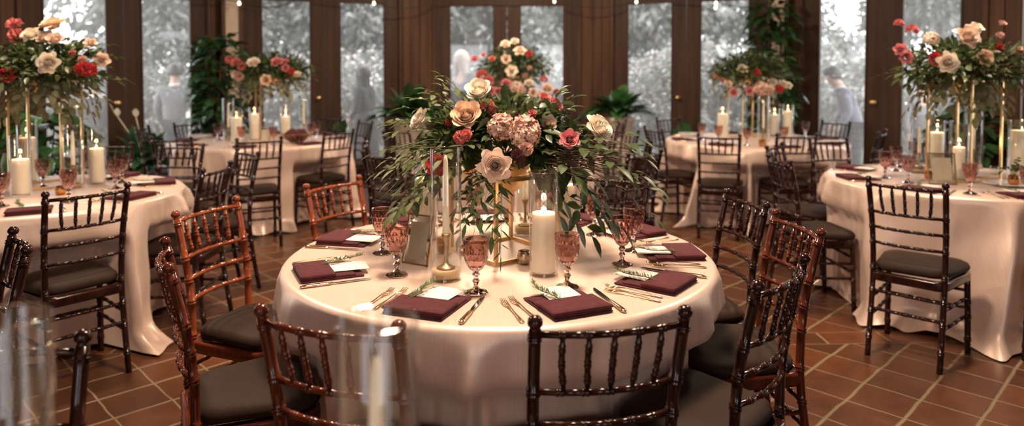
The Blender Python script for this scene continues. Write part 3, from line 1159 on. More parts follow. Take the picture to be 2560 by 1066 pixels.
taper_set(P(572, 351, ZT), .42, .056, .25, 'on the far left table, leftmost', 'far left table', sand=.02)
pillar_set(P(592, 357, ZT), .30, .055, .235, 'on the far left table beside the leftmost taper', 'far left table', cr=.050)
pillar_set(P(637, 350, ZT), .33, .055, .255, 'in the middle of the far left table', 'far left table')
pillar_set(V((-2.30, 7.10, 0)), .345, .055, .225, 'right of middle on the far left table', 'far left table', cr=.040)
taper_set(P(760, 342, ZT), .45, .056, .27, 'rightmost on the far left table', 'far left table', sand=.02)
pillar_set(P(1806, 350, ZT), .33, .058, .255, 'on the left of the far right table', 'far right table', cr=.050)
taper_set(P(1908, 354, ZT), .45, .056, .28, 'in the middle of the far right table', 'far right table', sand=.02)
pillar_set(P(1969, 345, ZT), .345, .055, .27, 'on the right of the far right table', 'far right table', cr=.040)
pillar_set(P(1936, 340, ZT), .30, .055, .22, 'second from right on the far right table', 'far right table', cr=.040)

# the two blurred cylinders close to the lens stand on the near table
NEAR1 = A(943, 808, .76)
taper_set(V((NEAR1.x, .755, 0)), .405, .0455, .245, 'blurred close to the lens', 'near table', sand=.016)
NEAR2 = A(18, 830, .78)
hurricane(V((NEAR2.x, .775, ZT)), .40, .047, 0.0, 'large blurred empty glass in the bottom left corner', 'glass cylinders on the near table')


def votive(p, r, h, m, label, fill=None, cat='votive'):
    root = empty('votive_holder', (p.x, p.y, ZT), 0, label, cat)
    b = MB()
    b.lathe([(0, 0), (r * .75, 0), (r * .97, h * .2), (r, h * .5), (r * .93, h * .8), (r * .84, h), (r * .80, h), (r * .88, h * .8), (r * .95, h * .5), (r * .9, h * .22), (r * .7, .004), (0, .004)], 22)
    b.build('cup', m, root)
    if fill:
        b = MB()
        b.lathe([(0, .0045), (r * .70, .0045), (r * .86, h * .25), (r * .86, h * .5), (0, h * .5)], 16)
        b.build('wax', M_['wax'], root)
    return root


votive(P(1311, 659, ZT), .026, .045, M_['mercury'], 'small mercury glass votive touching the pillar cylinder on the centre table')
votive(P(1107, 632, ZT), .026, .058, M_['amber'], 'amber glass votive behind the taper cylinder on the centre table', True)
votive(P(1214, 594, ZT), .030, .040, M_['clear'], 'clear glass votive under the hanging leaves on the centre table', True)
votive(P(2322, 447, ZT), .028, .050, M_['amber'], 'amber votive left of the gold frame on the right table', True)
votive(P(2486, 436, ZT), .030, .055, M_['clear'], 'clear votive beside the tall cylinder on the right table', True)
votive(P(2542, 470, ZT + .02), .032, .060, M_['amber'], 'amber cup with ivy on the white plate of the right table', True)
votive(P(152, 487, ZT), .028, .050, M_['amber'], 'amber votive at the foot of the left gold stand', True)
votive(P(1906, 366, ZT), .036, .060, M_['amber'], 'amber votive at the front of the far right table', True)
pp = P(2512, 466, ZT)
b = MB()
b.lathe([(0, 0), (.055, 0), (.06, .004), (.10, .012), (.125, .017), (.123, .019), (.098, .0145), (.058, .007), (0, .007)], 36)
# the amber ivy cup above stands on this plate
tag(b.build('dinner_plate', M_['ceramic'], loc=(pp.x + .03, pp.y + .02, ZT)), 'white plate under the amber ivy cup on the right table', 'plate')
for o in bpy.data.objects:
    if o.get('label', '').startswith('amber cup with ivy'):
        o.location = (pp.x + .06, pp.y + .01, ZT + .0075)
        IVY = V(o.location) + V((0, 0, .05))
for k, (x, y, lab) in enumerate(((500, 345, 'stack of white plates at the left of the far left table'), (1724, 340, 'stack of white plates at the left of the far right table'))):
    q = P(x, y, ZT)
    root = empty('plate_stack', (q.x, q.y, ZT), 0, lab, 'plates')
    for i in range(3):
        b = MB()
        b.lathe([(0, 0), (.06, 0), (.12, .012), (.119, .015), (.06, .005), (0, .005)], 32)
        b.build('plate', M_['ceramic'], root, loc=(0, 0, i * .008))

# picture frames with a deckled card


def table_frame(p, rz, w, h, label):
    root = empty('picture_frame', (p.x, p.y, ZT), rz, label, 'picture frame', 'gold frames on the tables')
    T = Matrix.Rotation(radians(-14), 3, 'X')
    b = MB()
    t = .0055
    for x0, z0, x1, z1 in ((-w / 2, t / 2, w / 2, t / 2), (-w / 2, h, w / 2, h), (-w / 2, 0, -w / 2, h), (w / 2, 0, w / 2, h)):
        c = T @ V(((x0 + x1) / 2, 0, (z0 + z1) / 2))
        b.box(c, (abs(x1 - x0) + t, .007, abs(z1 - z0) + t), T)
    b.build('border', M_['gold'], root, smooth=False)
    b = MB()
    b.box(T @ V((0, -.0018, h / 2)), (w - t, .0014, h - t), T)
    b.box(T @ V((0, .0018, h / 2)), (w - t, .0014, h - t), T)
    b.build('glass', M_['clear'], root, smooth=False)
    rnd = random.Random(4)
    pts = []
    for i in range(64):
        a = 2 * pi * i / 64
        k = max(abs(cos(a)), abs(sin(a)))
        pts.append((cos(a) / k * w * .36 * rnd.uniform(.96, 1.03), sin(a) / k * h * .36 * rnd.uniform(.97, 1.03)))
    b = MB()
    rows = [[T @ V((x * k, y_, z * k + h / 2)) for x, z in pts] for k, y_ in ((0, -.0006), (1, -.0006), (1, .0006), (0, .0006))]
    b.grid(rows, True)
    b.build('deckled_card', M_['kraft'], root, smooth=False)
    b = MB()
    b.tube([T @ V((0, .004, h * .8)), V((0, h * .42, .003))], .0022, 6)
    b.build('easel_leg', M_['gold'], root)
    return root


table_frame(P(1037, 662, ZT), radians(-30), .108, .172, 'gold edged glass frame with torn edge card leaning on the centre table')
table_frame(P(2357, 462, ZT), radians(-12), .150, .190, 'gold edged glass frame with torn edge card on the right table')
table_frame(P(662, 360, ZT), radians(5), .10, .16, 'small card frame in front of the candles on the far left table')
q = P(742, 356, ZT)
root = empty('wire_bowl', (q.x, q.y, ZT), 0, 'dark wire bowl holding plum napkins at the front of the far left table', 'bowl')
b = MB()
for k in range(18):
    a = 2 * pi * k / 18
    for s in (-1, 1):
        b.tube([(.05 * cos(a), .05 * sin(a), .003), (.10 * cos(a + s * .25), .10 * sin(a + s * .25), .03), (.145 * cos(a + s * .5), .145 * sin(a + s * .5), .085)], .0022, 5)
b.tube([(.145 * cos(2 * pi * k / 32), .145 * sin(2 * pi * k / 32), .085) for k in range(33)], .003, 6)
b.build('wire_sides', M_['brass'], root)
b = MB()
rnd = random.Random(77)
rows = []
for j in range(9):
    t = j / 8
    rows.append([((.02 + .085 * sin(pi * (.1 + .85 * t) / 1.0 * .9)) * cos(2 * pi * k / 40) * (1 + .16 * sin(5 * 2 * pi * k / 40 + 4 * t)), (.02 + .085 * sin(pi * (.1 + .85 * t) * .9)) * sin(2 * pi * k / 40) * (1 + .16 * sin(7 * 2 * pi * k / 40 + 3 * t)), .008 + .11 * t + .012 * sin(6 * 2 * pi * k / 40 + 5 * t)) for k in range(40)])
rows.append([(0, 0, .115)] * 40)
b.grid(rows, True)
tag(b.build('napkin_bundle', M_['napkin'], loc=(q.x, q.y, ZT + .004), smooth=True), 'gathered plum napkins heaped in the wire bowl on the far left table', 'napkins')

# ------------------------------------------------------------------ gold stands


def make_stand(w, h):
    root = empty('flower_stand')
    t = .0125
    for sx in (-1, 1):
        for sy in (-1, 1):
            b = MB()
            b.box((sx * w / 2, sy * w / 2, h / 2), (t, t, h))
            b.build('post', M_['gold'], root, smooth=False)
    for nm, z in (('base_ring', t / 2), ('top_ring', h - t / 2)):
        b = MB()
        for s in (-1, 1):
            b.box((s * w / 2, 0, z), (t * .98, w, t * .98))
            b.box((0, s * w / 2, z), (w, t * .98, t * .98))
        if nm == 'top_ring':
            for k in range(40):
                pass
            b.tube([(.102 * cos(2 * pi * k / 32), .102 * sin(2 * pi * k / 32), z) for k in range(33)], .003, 6, cap=False)
            for a in (0, pi / 2, pi, 3 * pi / 2):
                b.tube([(.102 * cos(a), .102 * sin(a), z), (w / 2 * cos(a), w / 2 * sin(a), z)], .003, 6)
        b.build(nm, M_['gold'], root, smooth=False)
    return root


STL, STH = Kind(lambda: make_stand(.285, .30)), Kind(lambda: make_stand(.283, .63))
GS = 'gold cube stands under the flowers'
c0 = V((-.03, 2.62, 0))
STL((c0.x, c0.y, ZT), radians(37.7), 'low square gold wire stand under the centre flowers', 'flower stand', GS)
STAND = {}
for key, (sx, sy, rz), lab in (('left', (-2.786, 4.17, radians(-35)), 'tall gold wire stand holding flowers on the left table'),
                               ('right', (2.86, 4.42, radians(23)), 'tall gold wire stand holding flowers on the right table'),
                               ('farleft', (-2.50, 7.30, radians(30)), 'tall gold wire stand holding flowers on the far left table'),
                               ('farright', (2.46, 7.30, radians(12)), 'tall gold wire stand holding flowers on the far right table'),
                               ('rear', (.04, 8.30, radians(25)), 'tall gold wire stand on the rearmost table, behind the middle flowers')):
    STH((sx, sy, ZT), rz, lab, 'flower stand', GS)
    STAND[key] = V((sx, sy, ZT + .63))
STL((-.0, 5.78, ZT), radians(20), 'low gold wire stand under the gold bowl behind the centre flowers', 'flower stand', GS)
STAND['back'] = V((0, 5.78, ZT + .30))

# ------------------------------------------------------------------ flowers


def petal(b, az, o, L, span, r0, point, rnd, nz=6, ns=7, z0=0, curl=.5):
    rows = []
    ph = []
    for i in range(nz + 1):
        t = i / nz
        row = []
        for k in range(ns):
            s = -1 + 2 * k / (ns - 1)
            tt = t * (1 - point * abs(s) ** 1.7 * .55)
            # integrate profile
            r, z = r0, z0
            nst = 8
            for q in range(nst):
                u = (q + .5) / nst * tt
                phi = o * (.35 + .95 * u) + curl * max(0, u - .6) ** 1.3 * 2.6 * o
                r += L * tt / nst * sin(phi)
                z += L * tt / nst * cos(phi)
            wdt = span * (sin(pi * min(1, .10 + .62 * t)) ** .7)
            rad = r * (1 - .10 * s * s * o)
            ang = az + s * wdt * (1.0 if o < .5 else max(.5, 1.0 - .28 * (o - .5)))
            row.append((rad * cos(ang), rad * sin(ang), z + .02 * L * sin(5 * s + az * 3) * t + .07 * L * s * s * o * t))
        rows.append(row)
    b.grid(rows)


def rose_mesh(name, m, openness=1.0, seed=1, pointy=1.0, inner=1.0):
    rnd = random.Random(seed)
    b = MB()
    lay = [(3, -.17, .37, 2.4, .048, .06), (3, -.11, .375, 2.1, .068, .08), (3, -.03, .37, 1.9, .090, .10), (4, .10, .37, 1.5, .105, .14), (4, .22, .38, 1.35, .128, .18), (4, .34, .39, 1.25, .145, .22), (5, .56, .42, 1.15, .165, .28), (5, .86, .45, 1.10, .18, .38), (6, 1.16, .49, .98, .18, .85)]
    for li, (n, o, L, sp, r0, pt) in enumerate(lay):
        base = rnd.uniform(0, 6)
        for k in range(n):
            petal(b, base + 2 * pi * k / n + rnd.uniform(-.15, .15), (o if li < 2 else o * openness) * rnd.uniform(.92, 1.08), L * rnd.uniform(.94, 1.06), sp, r0, pt * pointy, rnd, z0=-.010 * li)
    mx = max(sqrt(p[0] ** 2 + p[1] ** 2) for p in b.v)
    b.v = [(p[0] * .52 / mx, p[1] * .52 / mx, p[2] * .52 / mx) for p in b.v]
    # green calyx and stub
    return b.mesh(name, m)


def ruffle_mesh(name, m, seed=2, n=34):
    """carnation or snapdragon head: many short ruffled petals"""
    rnd = random.Random(seed)
    b = MB()
    for i in range(n):
        d = V((rnd.gauss(0, 1), rnd.gauss(0, 1), rnd.uniform(-.1, 1.3))).normalized()
        u = d.orthogonal().normalized()
        w = d.cross(u)
        a0 = rnd.uniform(0, 6)
        rows = []
        for j in range(4):
            t = j / 3
            row = []
            for k in range(6):
                s = -1 + 2 * k / 5
                p = d * (.16 + .30 * t) + (u * cos(a0) + w * sin(a0)) * s * (.05 + .15 * t) + (u * -sin(a0) + w * cos(a0)) * (.05 * sin(7 * s + i) * t)
                row.append(p)
            rows.append(row)
        b.grid(rows)
    return b.mesh(name, m)


def hydrangea_mesh(name, m, seed=3, n=130):
    rnd = random.Random(seed)
    b = MB()
    pick = lambda: rnd.choice((0, 0, 0, 1, 1, 2))
    for i in range(n):
        z = 1 - 1.5 * (i + .5) / n
        a = i * 2.39996
        r = sqrt(max(0, 1 - z * z))
        d = V((r * cos(a), r * sin(a), z))
        u = d.orthogonal().normalized()
        w = d.cross(u)
        c = d * (.40 + rnd.uniform(-.06, .06)) + u * rnd.uniform(-.03, .03)
        d = (d + u * rnd.uniform(-.5, .5) + w * rnd.uniform(-.5, .5)).normalized()
        u = d.orthogonal().normalized()
        w = d.cross(u)
        a0 = rnd.uniform(0, 6)
        b.cur = pick()
        for k in range(4):
            e = u * cos(a0 + k * pi / 2) + w * sin(a0 + k * pi / 2)
            f = d.cross(e)
            l = rnd.uniform(.09, .13)
            b.add([c, c + e * l * .55 + f * l * .5 + d * .02, c + e * l + d * .045, c + e * l * .55 - f * l * .5 + d * .02], [(0, 1, 2, 3)])
    return b.mesh(name, [m, PET['blush'], PET['rust']])


def amaranth_mesh(name, m, seed=4):
    rnd = random.Random(seed)
    b = MB()
    for i in range(420):
        t = rnd.random() ** .8
        a = rnd.uniform(0, 2 * pi)
        r = (.16 * (1 - t) + .05) * rnd.uniform(.4, 1)
        c = V((r * cos(a), r * sin(a), -t))
        u = V((rnd.gauss(0, 1), rnd.gauss(0, 1), rnd.gauss(0, 1))).normalized() * .035
        w = u.orthogonal().normalized() * .03
        b.add([c - u, c + w, c + u, c - w], [(0, 1, 2, 3)])
    return b.mesh(name, m)


MESH = {}


def flower(kind, colour, parent, pos, size, face, roll=0):
    """pos world point of the head's middle; face world direction it looks"""
    key = (kind, colour)
    if key not in MESH:
        m = PET[colour]
        if kind == 'open':
            MESH[key] = rose_mesh('rose_open', m, 1.08, 11, 1.15)
        elif kind == 'rose':
            MESH[key] = rose_mesh('rose_head', m, .86, 5, 1.0)
        elif kind == 'cup':
            MESH[key] = rose_mesh('rose_cup', m, .62, 8, .7)
        elif kind == 'ruffle':
            MESH[key] = ruffle_mesh('carnation_head', m)
        elif kind == 'hydrangea':
            MESH[key] = hydrangea_mesh('hydrangea_head', m)
        elif kind == 'amaranth':
            MESH[key] = amaranth_mesh('amaranth_tassel', m)
    nm = {'open': 'rose', 'rose': 'rose', 'cup': 'rose', 'ruffle': 'carnation', 'hydrangea': 'hydrangea', 'amaranth': 'amaranth'}[kind]
    o = bpy.data.objects.new(nm, MESH[key])
    COL.objects.link(o)
    o.parent = parent
    d = V(face).normalized()
    q = V((0, 0, 1)).rotation_difference(d) if kind != 'amaranth' else Quaternion()
    q = q @ Quaternion((0, 0, 1), roll)
    off = {'open': .10, 'rose': .13, 'cup': .2}.get(kind, 0) * size
    T = Matrix.Translation(V(pos) - d * off - parent.location) @ q.to_matrix().to_4x4() @ Matrix.Diagonal((size, size, size, 1))
    o.matrix_local = T
    o['label'] = {'cream': 'cream white', 'blush': 'blush', 'peach': 'peach', 'pink': 'pink', 'coral': 'coral', 'red': 'red', 'burgundy': 'burgundy', 'antique': 'dusty pink'}[colour] + ' ' + nm
    return o


def leaf(b, p, d, up, L, W, fold=.25, droop=.25):
    d = d.normalized()
    s = d.cross(up)
    s = s.normalized() if s.length > 1e-4 else d.orthogonal().normalized()
    n = s.cross(d)
    rows = []
    for t, w in ((0, .06), (.22, .72), (.5, 1.0), (.78, .66), (1, .03)):
        c = p + d * L * t - V((0, 0, 1)) * droop * L * t * t
        e = W * w * .5
        rows.append([c - s * e + n * fold * e, c, c + s * e + n * fold * e])
    b.grid(rows)


def sprig(b, p0, p1, p2, nleaf, L, W, rnd, stem=.0014, start=.15, pairs=False, taper_=.35):
    p0, p1, p2 = V(p0), V(p1), V(p2)
    f = lambda t: p0 * (1 - t) ** 2 + p1 * 2 * t * (1 - t) + p2 * t * t
    pts = [f(i / 10) for i in range(11)]
    b.cur = 1
    b.tube(pts, [stem * (1 - .6 * i / 10) for i in range(11)], 4, cap=False)
    b.cur = 0
    for i in range(nleaf):
        t = start + (1 - start) * (i + .5) / nleaf
        p = f(t)
        td = (f(min(1, t + .02)) - f(t - .02)).normalized()
        side = td.cross(V((0, 0, 1)))
        side = side.normalized() if side.length > 1e-3 else V((1, 0, 0))
        up = side.cross(td)
        for s in ((1, -1) if pairs else ((1,) if i % 2 else (-1,))):
            a = rnd.uniform(-.5, .7)
            d = td * rnd.uniform(.45, .9) + side * s * cos(a) + up * sin(a) * .8
            l = L * rnd.uniform(.75, 1.15) * (1 - taper_ * t)
            leaf(b, p, d, up + V((rnd.uniform(-.4, .4), rnd.uniform(-.4, .4), 0)), l, W * l / L, droop=rnd.uniform(.05, .35))
    leaf(b, p2, (p2 - f(.93)), V((0, 0, 1)), L * .75, W * .75)


def bowl(root, c, r, h, m='goldleaf'):
    b = MB()
    b.lathe([(0, -h), (r * .35, -h), (r * .62, -h * .82), (r * .86, -h * .5), (r * .97, -h * .2), (r, 0), (r * .96, 0), (r * .93, -h * .2), (r * .8, -h * .5), (r * .55, -h * .78), (0, -h * .9)], 40)
    o = b.build('bowl', M_[m], root, loc=c - root.location)
    return o


def sprig_part(root, mname, items, rnd, name='leaf_sprig', label=None):
    for it in items:
        b = MB()
        sprig(b, *it[:3], *it[3:6], rnd, **(it[6] if len(it) > 6 else {}))
        loc = root.location
        b.v = [(p[0] - loc.x, p[1] - loc.y, p[2] - loc.z) for p in b.v]
        o = b.build(name, [M_[mname], M_['twig']], root)
        if label:
            o['label'] = label


def filler(root, c, rx, ry, rz, n, L, W, rnd, mname='leaf', lo=-.3, name='foliage'):
    b = MB()
    for i in range(n):
        d = V((rnd.gauss(0, 1), rnd.gauss(0, 1), rnd.gauss(0, 1))).normalized()
        if d.z < lo:
            d.z = -d.z * rnd.random()
        k = rnd.uniform(.25, 1.0) ** .6
        p = V((d.x * rx, d.y * ry, d.z * rz)) * k
        dd = d + V((rnd.gauss(0, .6), rnd.gauss(0, .6), rnd.gauss(-.1, .5)))
        leaf(b, p, dd, V((rnd.gauss(0, .5), rnd.gauss(0, .5), 1)), L * rnd.uniform(.6, 1.2), W * rnd.uniform(.7, 1.1), droop=rnd.uniform(0, .4))
    o = b.build(name, M_[mname], root, loc=V(c) - root.location)
    o['kind'] = 'stuff'
    return o


# ---- centre arrangement
rnd = random.Random(42)
c0 = V((-.03, 2.62, ZT + .30))
CENT = empty('flower_arrangement', c0, 0, 'large arrangement of roses and trailing greenery on the low gold stand, centre table', 'flower arrangement', 'flower arrangements on the tables')
bowl(CENT, V((c0.x, c0.y, c0.z + .045)), .098, .125)
filler(CENT, c0 + V((0, 0, .145)), .27, .19, .13, 620, .070, .030, rnd, 'leaf')
filler(CENT, c0 + V((-.16, -.05, .10)), .15, .12, .13, 280, .065, .024, rnd, 'leaf2')
filler(CENT, c0 + V((.20, -.03, .08)), .14, .12, .11, 220, .060, .024, rnd, 'leaf')
hub = c0 + V((0, 0, .06))


def cs(px, py, Y, arch=.06, hx=0):
    e = A(px, py, Y)
    m = (hub + e) / 2 + V((hx, 0, arch))
    return hub, m, e


LS = []
for (x, y, Y, n, L, W, arch) in (
        (985, 330, 2.50, 11, .060, .020, .09), (1010, 300, 2.55, 10, .056, .020, .10), (1030, 245, 2.60, 8, .050, .017, .10), (1105, 215, 2.66, 10, .050, .018, .08),
        (1085, 250, 2.58, 9, .058, .020, .08), (970, 400, 2.48, 12, .052, .014, .10), (975, 455, 2.44, 13, .050, .013, .11), (1005, 470, 2.46, 12, .052, .018, .11),
        (1000, 545, 2.40, 10, .062, .022, .13), (1030, 505, 2.38, 11, .056, .018, .12), (1060, 440, 2.36, 12, .050, .017, .10), (1020, 385, 2.42, 12, .056, .017, .09),
        (1055, 505, 2.42, 9, .050, .018, .11), (1250, 285, 2.50, 8, .055, .020, .05)):
    LS.append((*cs(x, y, Y, arch), n, L * 1.3, W * 1.8))
    for _ in (0, 1):
        LS.append((*cs(x + rnd.uniform(-45, 45), y + rnd.uniform(-40, 40), Y + rnd.uniform(-.1, .1), arch), n, L * 1.3, W * 1.9))
sprig_part(CENT, 'leaf2', LS, rnd)
LS = []
for (x, y, Y, n, L, W, arch) in (
        (1590, 375, 2.42, 7, .068, .034, .10), (1600, 395, 2.40, 5, .066, .034, .12), (1640, 470, 2.36, 9, .052, .026, .14), (1640, 548, 2.36, 9, .050, .024, .16),
        (1560, 440, 2.34, 8, .064, .034, .13), (1520, 550, 2.36, 10, .062, .034, .17), (1480, 590, 2.40, 9, .060, .034, .19), (1440, 560, 2.44, 10, .066, .038, .17),
        (1400, 540, 2.48, 9, .064, .036, .15), (1555, 570, 2.42, 8, .056, .030, .18), (1425, 270, 2.60, 8, .056, .034, .06), (1440, 330, 2.55, 7, .056, .034, .05),
        (1400, 240, 2.64, 6, .048, .030, .06), (1470, 480, 2.42, 9, .066, .038, .13), (1380, 470, 2.42, 8, .066, .036, .11), (1500, 500, 2.46, 9, .064, .036, .14)):
    LS.append((*cs(x, y, Y, arch), n, L * 1.5, W * 1.45))
    LS.append((*cs(x + rnd.uniform(-60, 10), y - rnd.uniform(15, 70), Y + rnd.uniform(-.1, .1), arch), n, L * 1.5, W * 1.5))
sprig_part(CENT, 'leaf', LS, rnd)
LS = []
for (x, y, Y, n, L, W, arch) in (
        (1165, 560, 2.36, 12, .066, .022, .15), (1205, 545, 2.34, 12, .062, .020, .15), (1140, 520, 2.36, 11, .062, .022, .13), (1180, 610, 2.34, 12, .070, .024, .18),
        (1230, 590, 2.36, 11, .070, .026, .17), (1120, 575, 2.38, 11, .062, .020, .16), (1150, 590, 2.40, 12, .060, .024, .16), (1185, 500, 2.38, 10, .060, .022, .12)):
    LS.append((*cs(x, y, Y, arch), n, L, W))
sprig_part(CENT, 'leaf', LS, rnd, 'trailing_sprig')
LS = []
for (x, y, Y, n, L, W, arch) in ((1252, 640, 2.36, 24, .062, .007, .19), (1250, 600, 2.34, 24, .060, .007, .18), (1232, 565, 2.34, 20, .056, .008, .15)):
    LS.append((*cs(x, y, Y, arch), n, L, W))
sprig_part(CENT, 'leaf', LS, rnd, 'willow_sprig', 'narrow leaved hanging sprig')
# bird nest like bundle of twigs on the right, wispy grass on the left
b = MB()
for i in range(55):
    s = A(1400 + rnd.uniform(-40, 40), 400 + rnd.uniform(-28, 28), 2.45 + rnd.uniform(-.08, .08))
    e = A(1530 + rnd.uniform(-60, 40), 412 + rnd.uniform(-36, 40), 2.40 + rnd.uniform(-.10, .10))
    m = (s + e) / 2 + V((0, rnd.uniform(-.03, .03), rnd.uniform(-.02, .035)))
    b.tube([s, s * .25 + m * .5 + e * .25, e], [.0013, .0012, .0006], 4, cap=False)
b.v = [tuple(V(p) - c0) for p in b.v]
tag(b.build('twig_bundle', M_['twig'], CENT), 'bundle of brown twigs')
b = MB()
for i in range(22):
    s = A(1110 + rnd.uniform(-30, 30), 370 + rnd.uniform(-40, 40), 2.5 + rnd.uniform(-.06, .06))
    e = A(985 + rnd.uniform(-35, 45), 420 + rnd.uniform(-60, 90), 2.42 + rnd.uniform(-.10, .08))
    m = (s + e) / 2 + V((0, rnd.uniform(-.02, .02), .03))
    b.tube([s, s * .25 + m * .5 + e * .25, e], [.0016, .0016, .0006], 4, cap=False)
b.v = [tuple(V(p) - c0) for p in b.v]
tag(b.build('grass_wisps', M_['leaf2'], CENT), 'fine green grass wisps')
TOCAM = lambda p: (CAM - p)
for kind, col, x, y, Y, px, fx in (
        ('cup', 'cream', 1196, 226, 2.58, 74, (-.25, -.75, .75)), ('cup', 'peach', 1165, 287, 2.46, 84, (-.10, -.85, .50)), ('rose', 'cream', 1049, 297, 2.50, 66, (-.75, -.5, .55)),
        ('rose', 'red', 1092, 413, 2.37, 62, (.05, -1, .20)), ('open', 'blush', 1238, 414, 2.28, 96, (.05, -1, .12)), ('rose', 'pink', 1424, 348, 2.38, 58, (-.05, -.95, .45)),
        ('open', 'cream', 1499, 322, 2.42, 96, (.62, -.55, .50)), ('cup', 'pink', 1388, 262, 2.62, 44, (.6, -.6, .5)), ('cup', 'coral', 1362, 244, 2.66, 34, (.2, -.6, .8)),
        ('cup', 'blush', 1372, 308, 2.52, 46, (.2, -.9, .4)), ('ruffle', 'coral', 1152, 344, 2.36, 40, (-.1, -1, .3)), ('ruffle', 'coral', 1166, 338, 2.37, 34, (0, -1, .5)), ('ruffle', 'coral', 1218, 264, 2.50, 38, (0, -.8, .6)),
        ('ruffle', 'coral', 1232, 275, 2.49, 28, (0, -.8, .6)), ('hydrangea', 'antique', 1253, 318, 2.44, 72, (-.2, -.9, .5)), ('hydrangea', 'antique', 1312, 330, 2.42, 86, (.1, -.9, .5)), ('ruffle', 'antique', 1315, 372, 2.36, 40, (.1, -.9, -.1)),
        ('ruffle', 'burgundy', 1292, 292, 2.44, 22, (0, -.8, .6)), ('ruffle', 'coral', 1330, 285, 2.5, 26, (.2, -.8, .6)), ('amaranth', 'burgundy', 1298, 374, 2.36, 50, (0, -1, 0)), ('amaranth', 'burgundy', 1308, 380, 2.35, 42, (0, -1, 0)),
        ('ruffle', 'burgundy', 1292, 388, 2.34, 34, (0, -1, .1)), ('ruffle', 'red', 1122, 308, 2.5, 18, (0, -1, .3))):
    p = A(x, y, Y)
    flower(kind, col, CENT, p, px * Y / F_PX, fx, rnd.uniform(0, 6))


def arrangement(key, label, spec, seed, hang=True, w=.34, hgt=.17, bowl_r=.095, bowl_h=.115, leafL=.065, cen=None, lo=.10):
    c = STAND[key].copy()
    rnd = random.Random(seed)
    root = empty('flower_arrangement', c, 0, label, 'flower arrangement', 'flower arrangements on the tables')
    bowl(root, c + V((0, 0, .03 if bowl_r < .1 else .105)), bowl_r, bowl_h)
    filler(root, c + V((0, 0, lo - .02)), w * .95, w * .8, hgt, 800, leafL * 1.1, .030, rnd, 'leaf', lo=-.5)
    filler(root, c + V((0, -.03, lo - .06)), w * 1.0, w * .8, hgt * .8, 330, leafL * 1.1, .032, rnd, 'leaf2', lo=-.6)
    its = []
    for k in range(22):
        a = 2 * pi * k / 22 + rnd.uniform(-.1, .1)
        r = w * rnd.uniform(.95, 1.3)
        e = c + V((r * cos(a), r * sin(a) * .85, rnd.uniform(-.02, .22)))
        its.append((c, (c + e) / 2 + V((0, 0, .10)), e, 9, leafL * 1.15, .030))
    sprig_part(root, 'leaf', its, rnd)
    if hang:
        its = []
        for k in range(26):
            a = 2 * pi * k / 26 + rnd.uniform(-.15, .15)
            r = w * rnd.uniform(.55, 1.0)
            e = c + V((r * cos(a), r * sin(a) * .8, -rnd.uniform(.06, .24)))
            its.append((c + V((0, 0, .04)), (c + e) / 2 + V((cos(a) * .06, sin(a) * .06, .13)), e, 11, .078, .058))
        sprig_part(root, 'euca', its, rnd, 'trailing_sprig')
    for kind, col, x, y, dY, px, fx in spec:
        Y = c.y + dY - (.24 if key in ('farleft', 'farright', 'back', 'rear') else .04)
        flower(kind, col, root, A(x, y, Y), px * Y / F_PX, fx, rnd.uniform(0, 6))
    return root


UP = (0, -.7, .7)
FR = (0, -1, .2)
arrangement('left', 'tall arrangement with peach roses and red carnations on the left table', [
    ('open', 'peach', 132, 60, -.05, 74, (-.2, -.35, .9)), ('cup', 'blush', 112, 92, -.10, 46, (-.2, -.7, .7)), ('cup', 'blush', 137, 97, -.12, 42, (.3, -.7, .6)), ('ruffle', 'coral', 38, 64, 0, 42, (-.3, -.7, .6)), ('ruffle', 'coral', 44, 92, -.05, 46, (-.3, -.9, .3)),
    ('open', 'cream', 75, 86, -.08, 54, (-.1, -.7, .7)), ('open', 'cream', 121, 157, -.25, 66, (.05, -1, .2)), ('ruffle', 'red', 22, 187, -.2, 44, (-.2, -1, 0)), ('ruffle', 'red', 215, 173, -.15, 40, (.3, -1, 0)), ('ruffle', 'red', 203, 172, -.15, 34, (.3, -1, 0)), ('ruffle', 'red', 229, 174, -.13, 32, (.3, -1, 0)),
    ('rose', 'blush', 226, 108, .0, 34, (.3, -.7, .6)), ('rose', 'blush', 254, 150, .0, 42, (.6, -.8, .2)), ('ruffle', 'coral', 182, 134, -.1, 20, UP), ('ruffle', 'antique', 207, 150, -.1, 24, UP)], 5, w=.36)
arrangement('right', 'tall arrangement with blush roses and coral blooms on the right table', [
    ('rose', 'pink', 2251, 124, -.1, 36, (-.6, -.8, .4)), ('rose', 'pink', 2266, 144, -.1, 36, (-.4, -1, 0)), ('ruffle', 'coral', 2247, 60, 0, 26, UP), ('ruffle', 'coral', 2280, 76, 0, 32, UP), ('hydrangea', 'cream', 2327, 98, -.05, 40, UP), ('open', 'blush', 2422, 92, -.12, 68, (.05, -.95, .35)), ('rose', 'cream', 2440, 70, -.02, 40, UP),
    ('rose', 'red', 2337, 148, -.18, 40, FR), ('open', 'cream', 2371, 157, -.24, 62, (-.1, -1, .1)), ('rose', 'peach', 2463, 145, -.22, 48, FR), ('ruffle', 'antique', 2500, 90, 0, 22, UP), ('cup', 'antique', 2506, 58, .05, 20, UP), ('ruffle', 'red', 2497, 120, -.1, 24, FR),
    ('ruffle', 'red', 2508, 165, -.12, 28, FR), ('ruffle', 'antique', 2545, 130, 0, 30, UP), ('ruffle', 'burgundy', 2508, 150, -.1, 44, FR)], 6, w=.40)
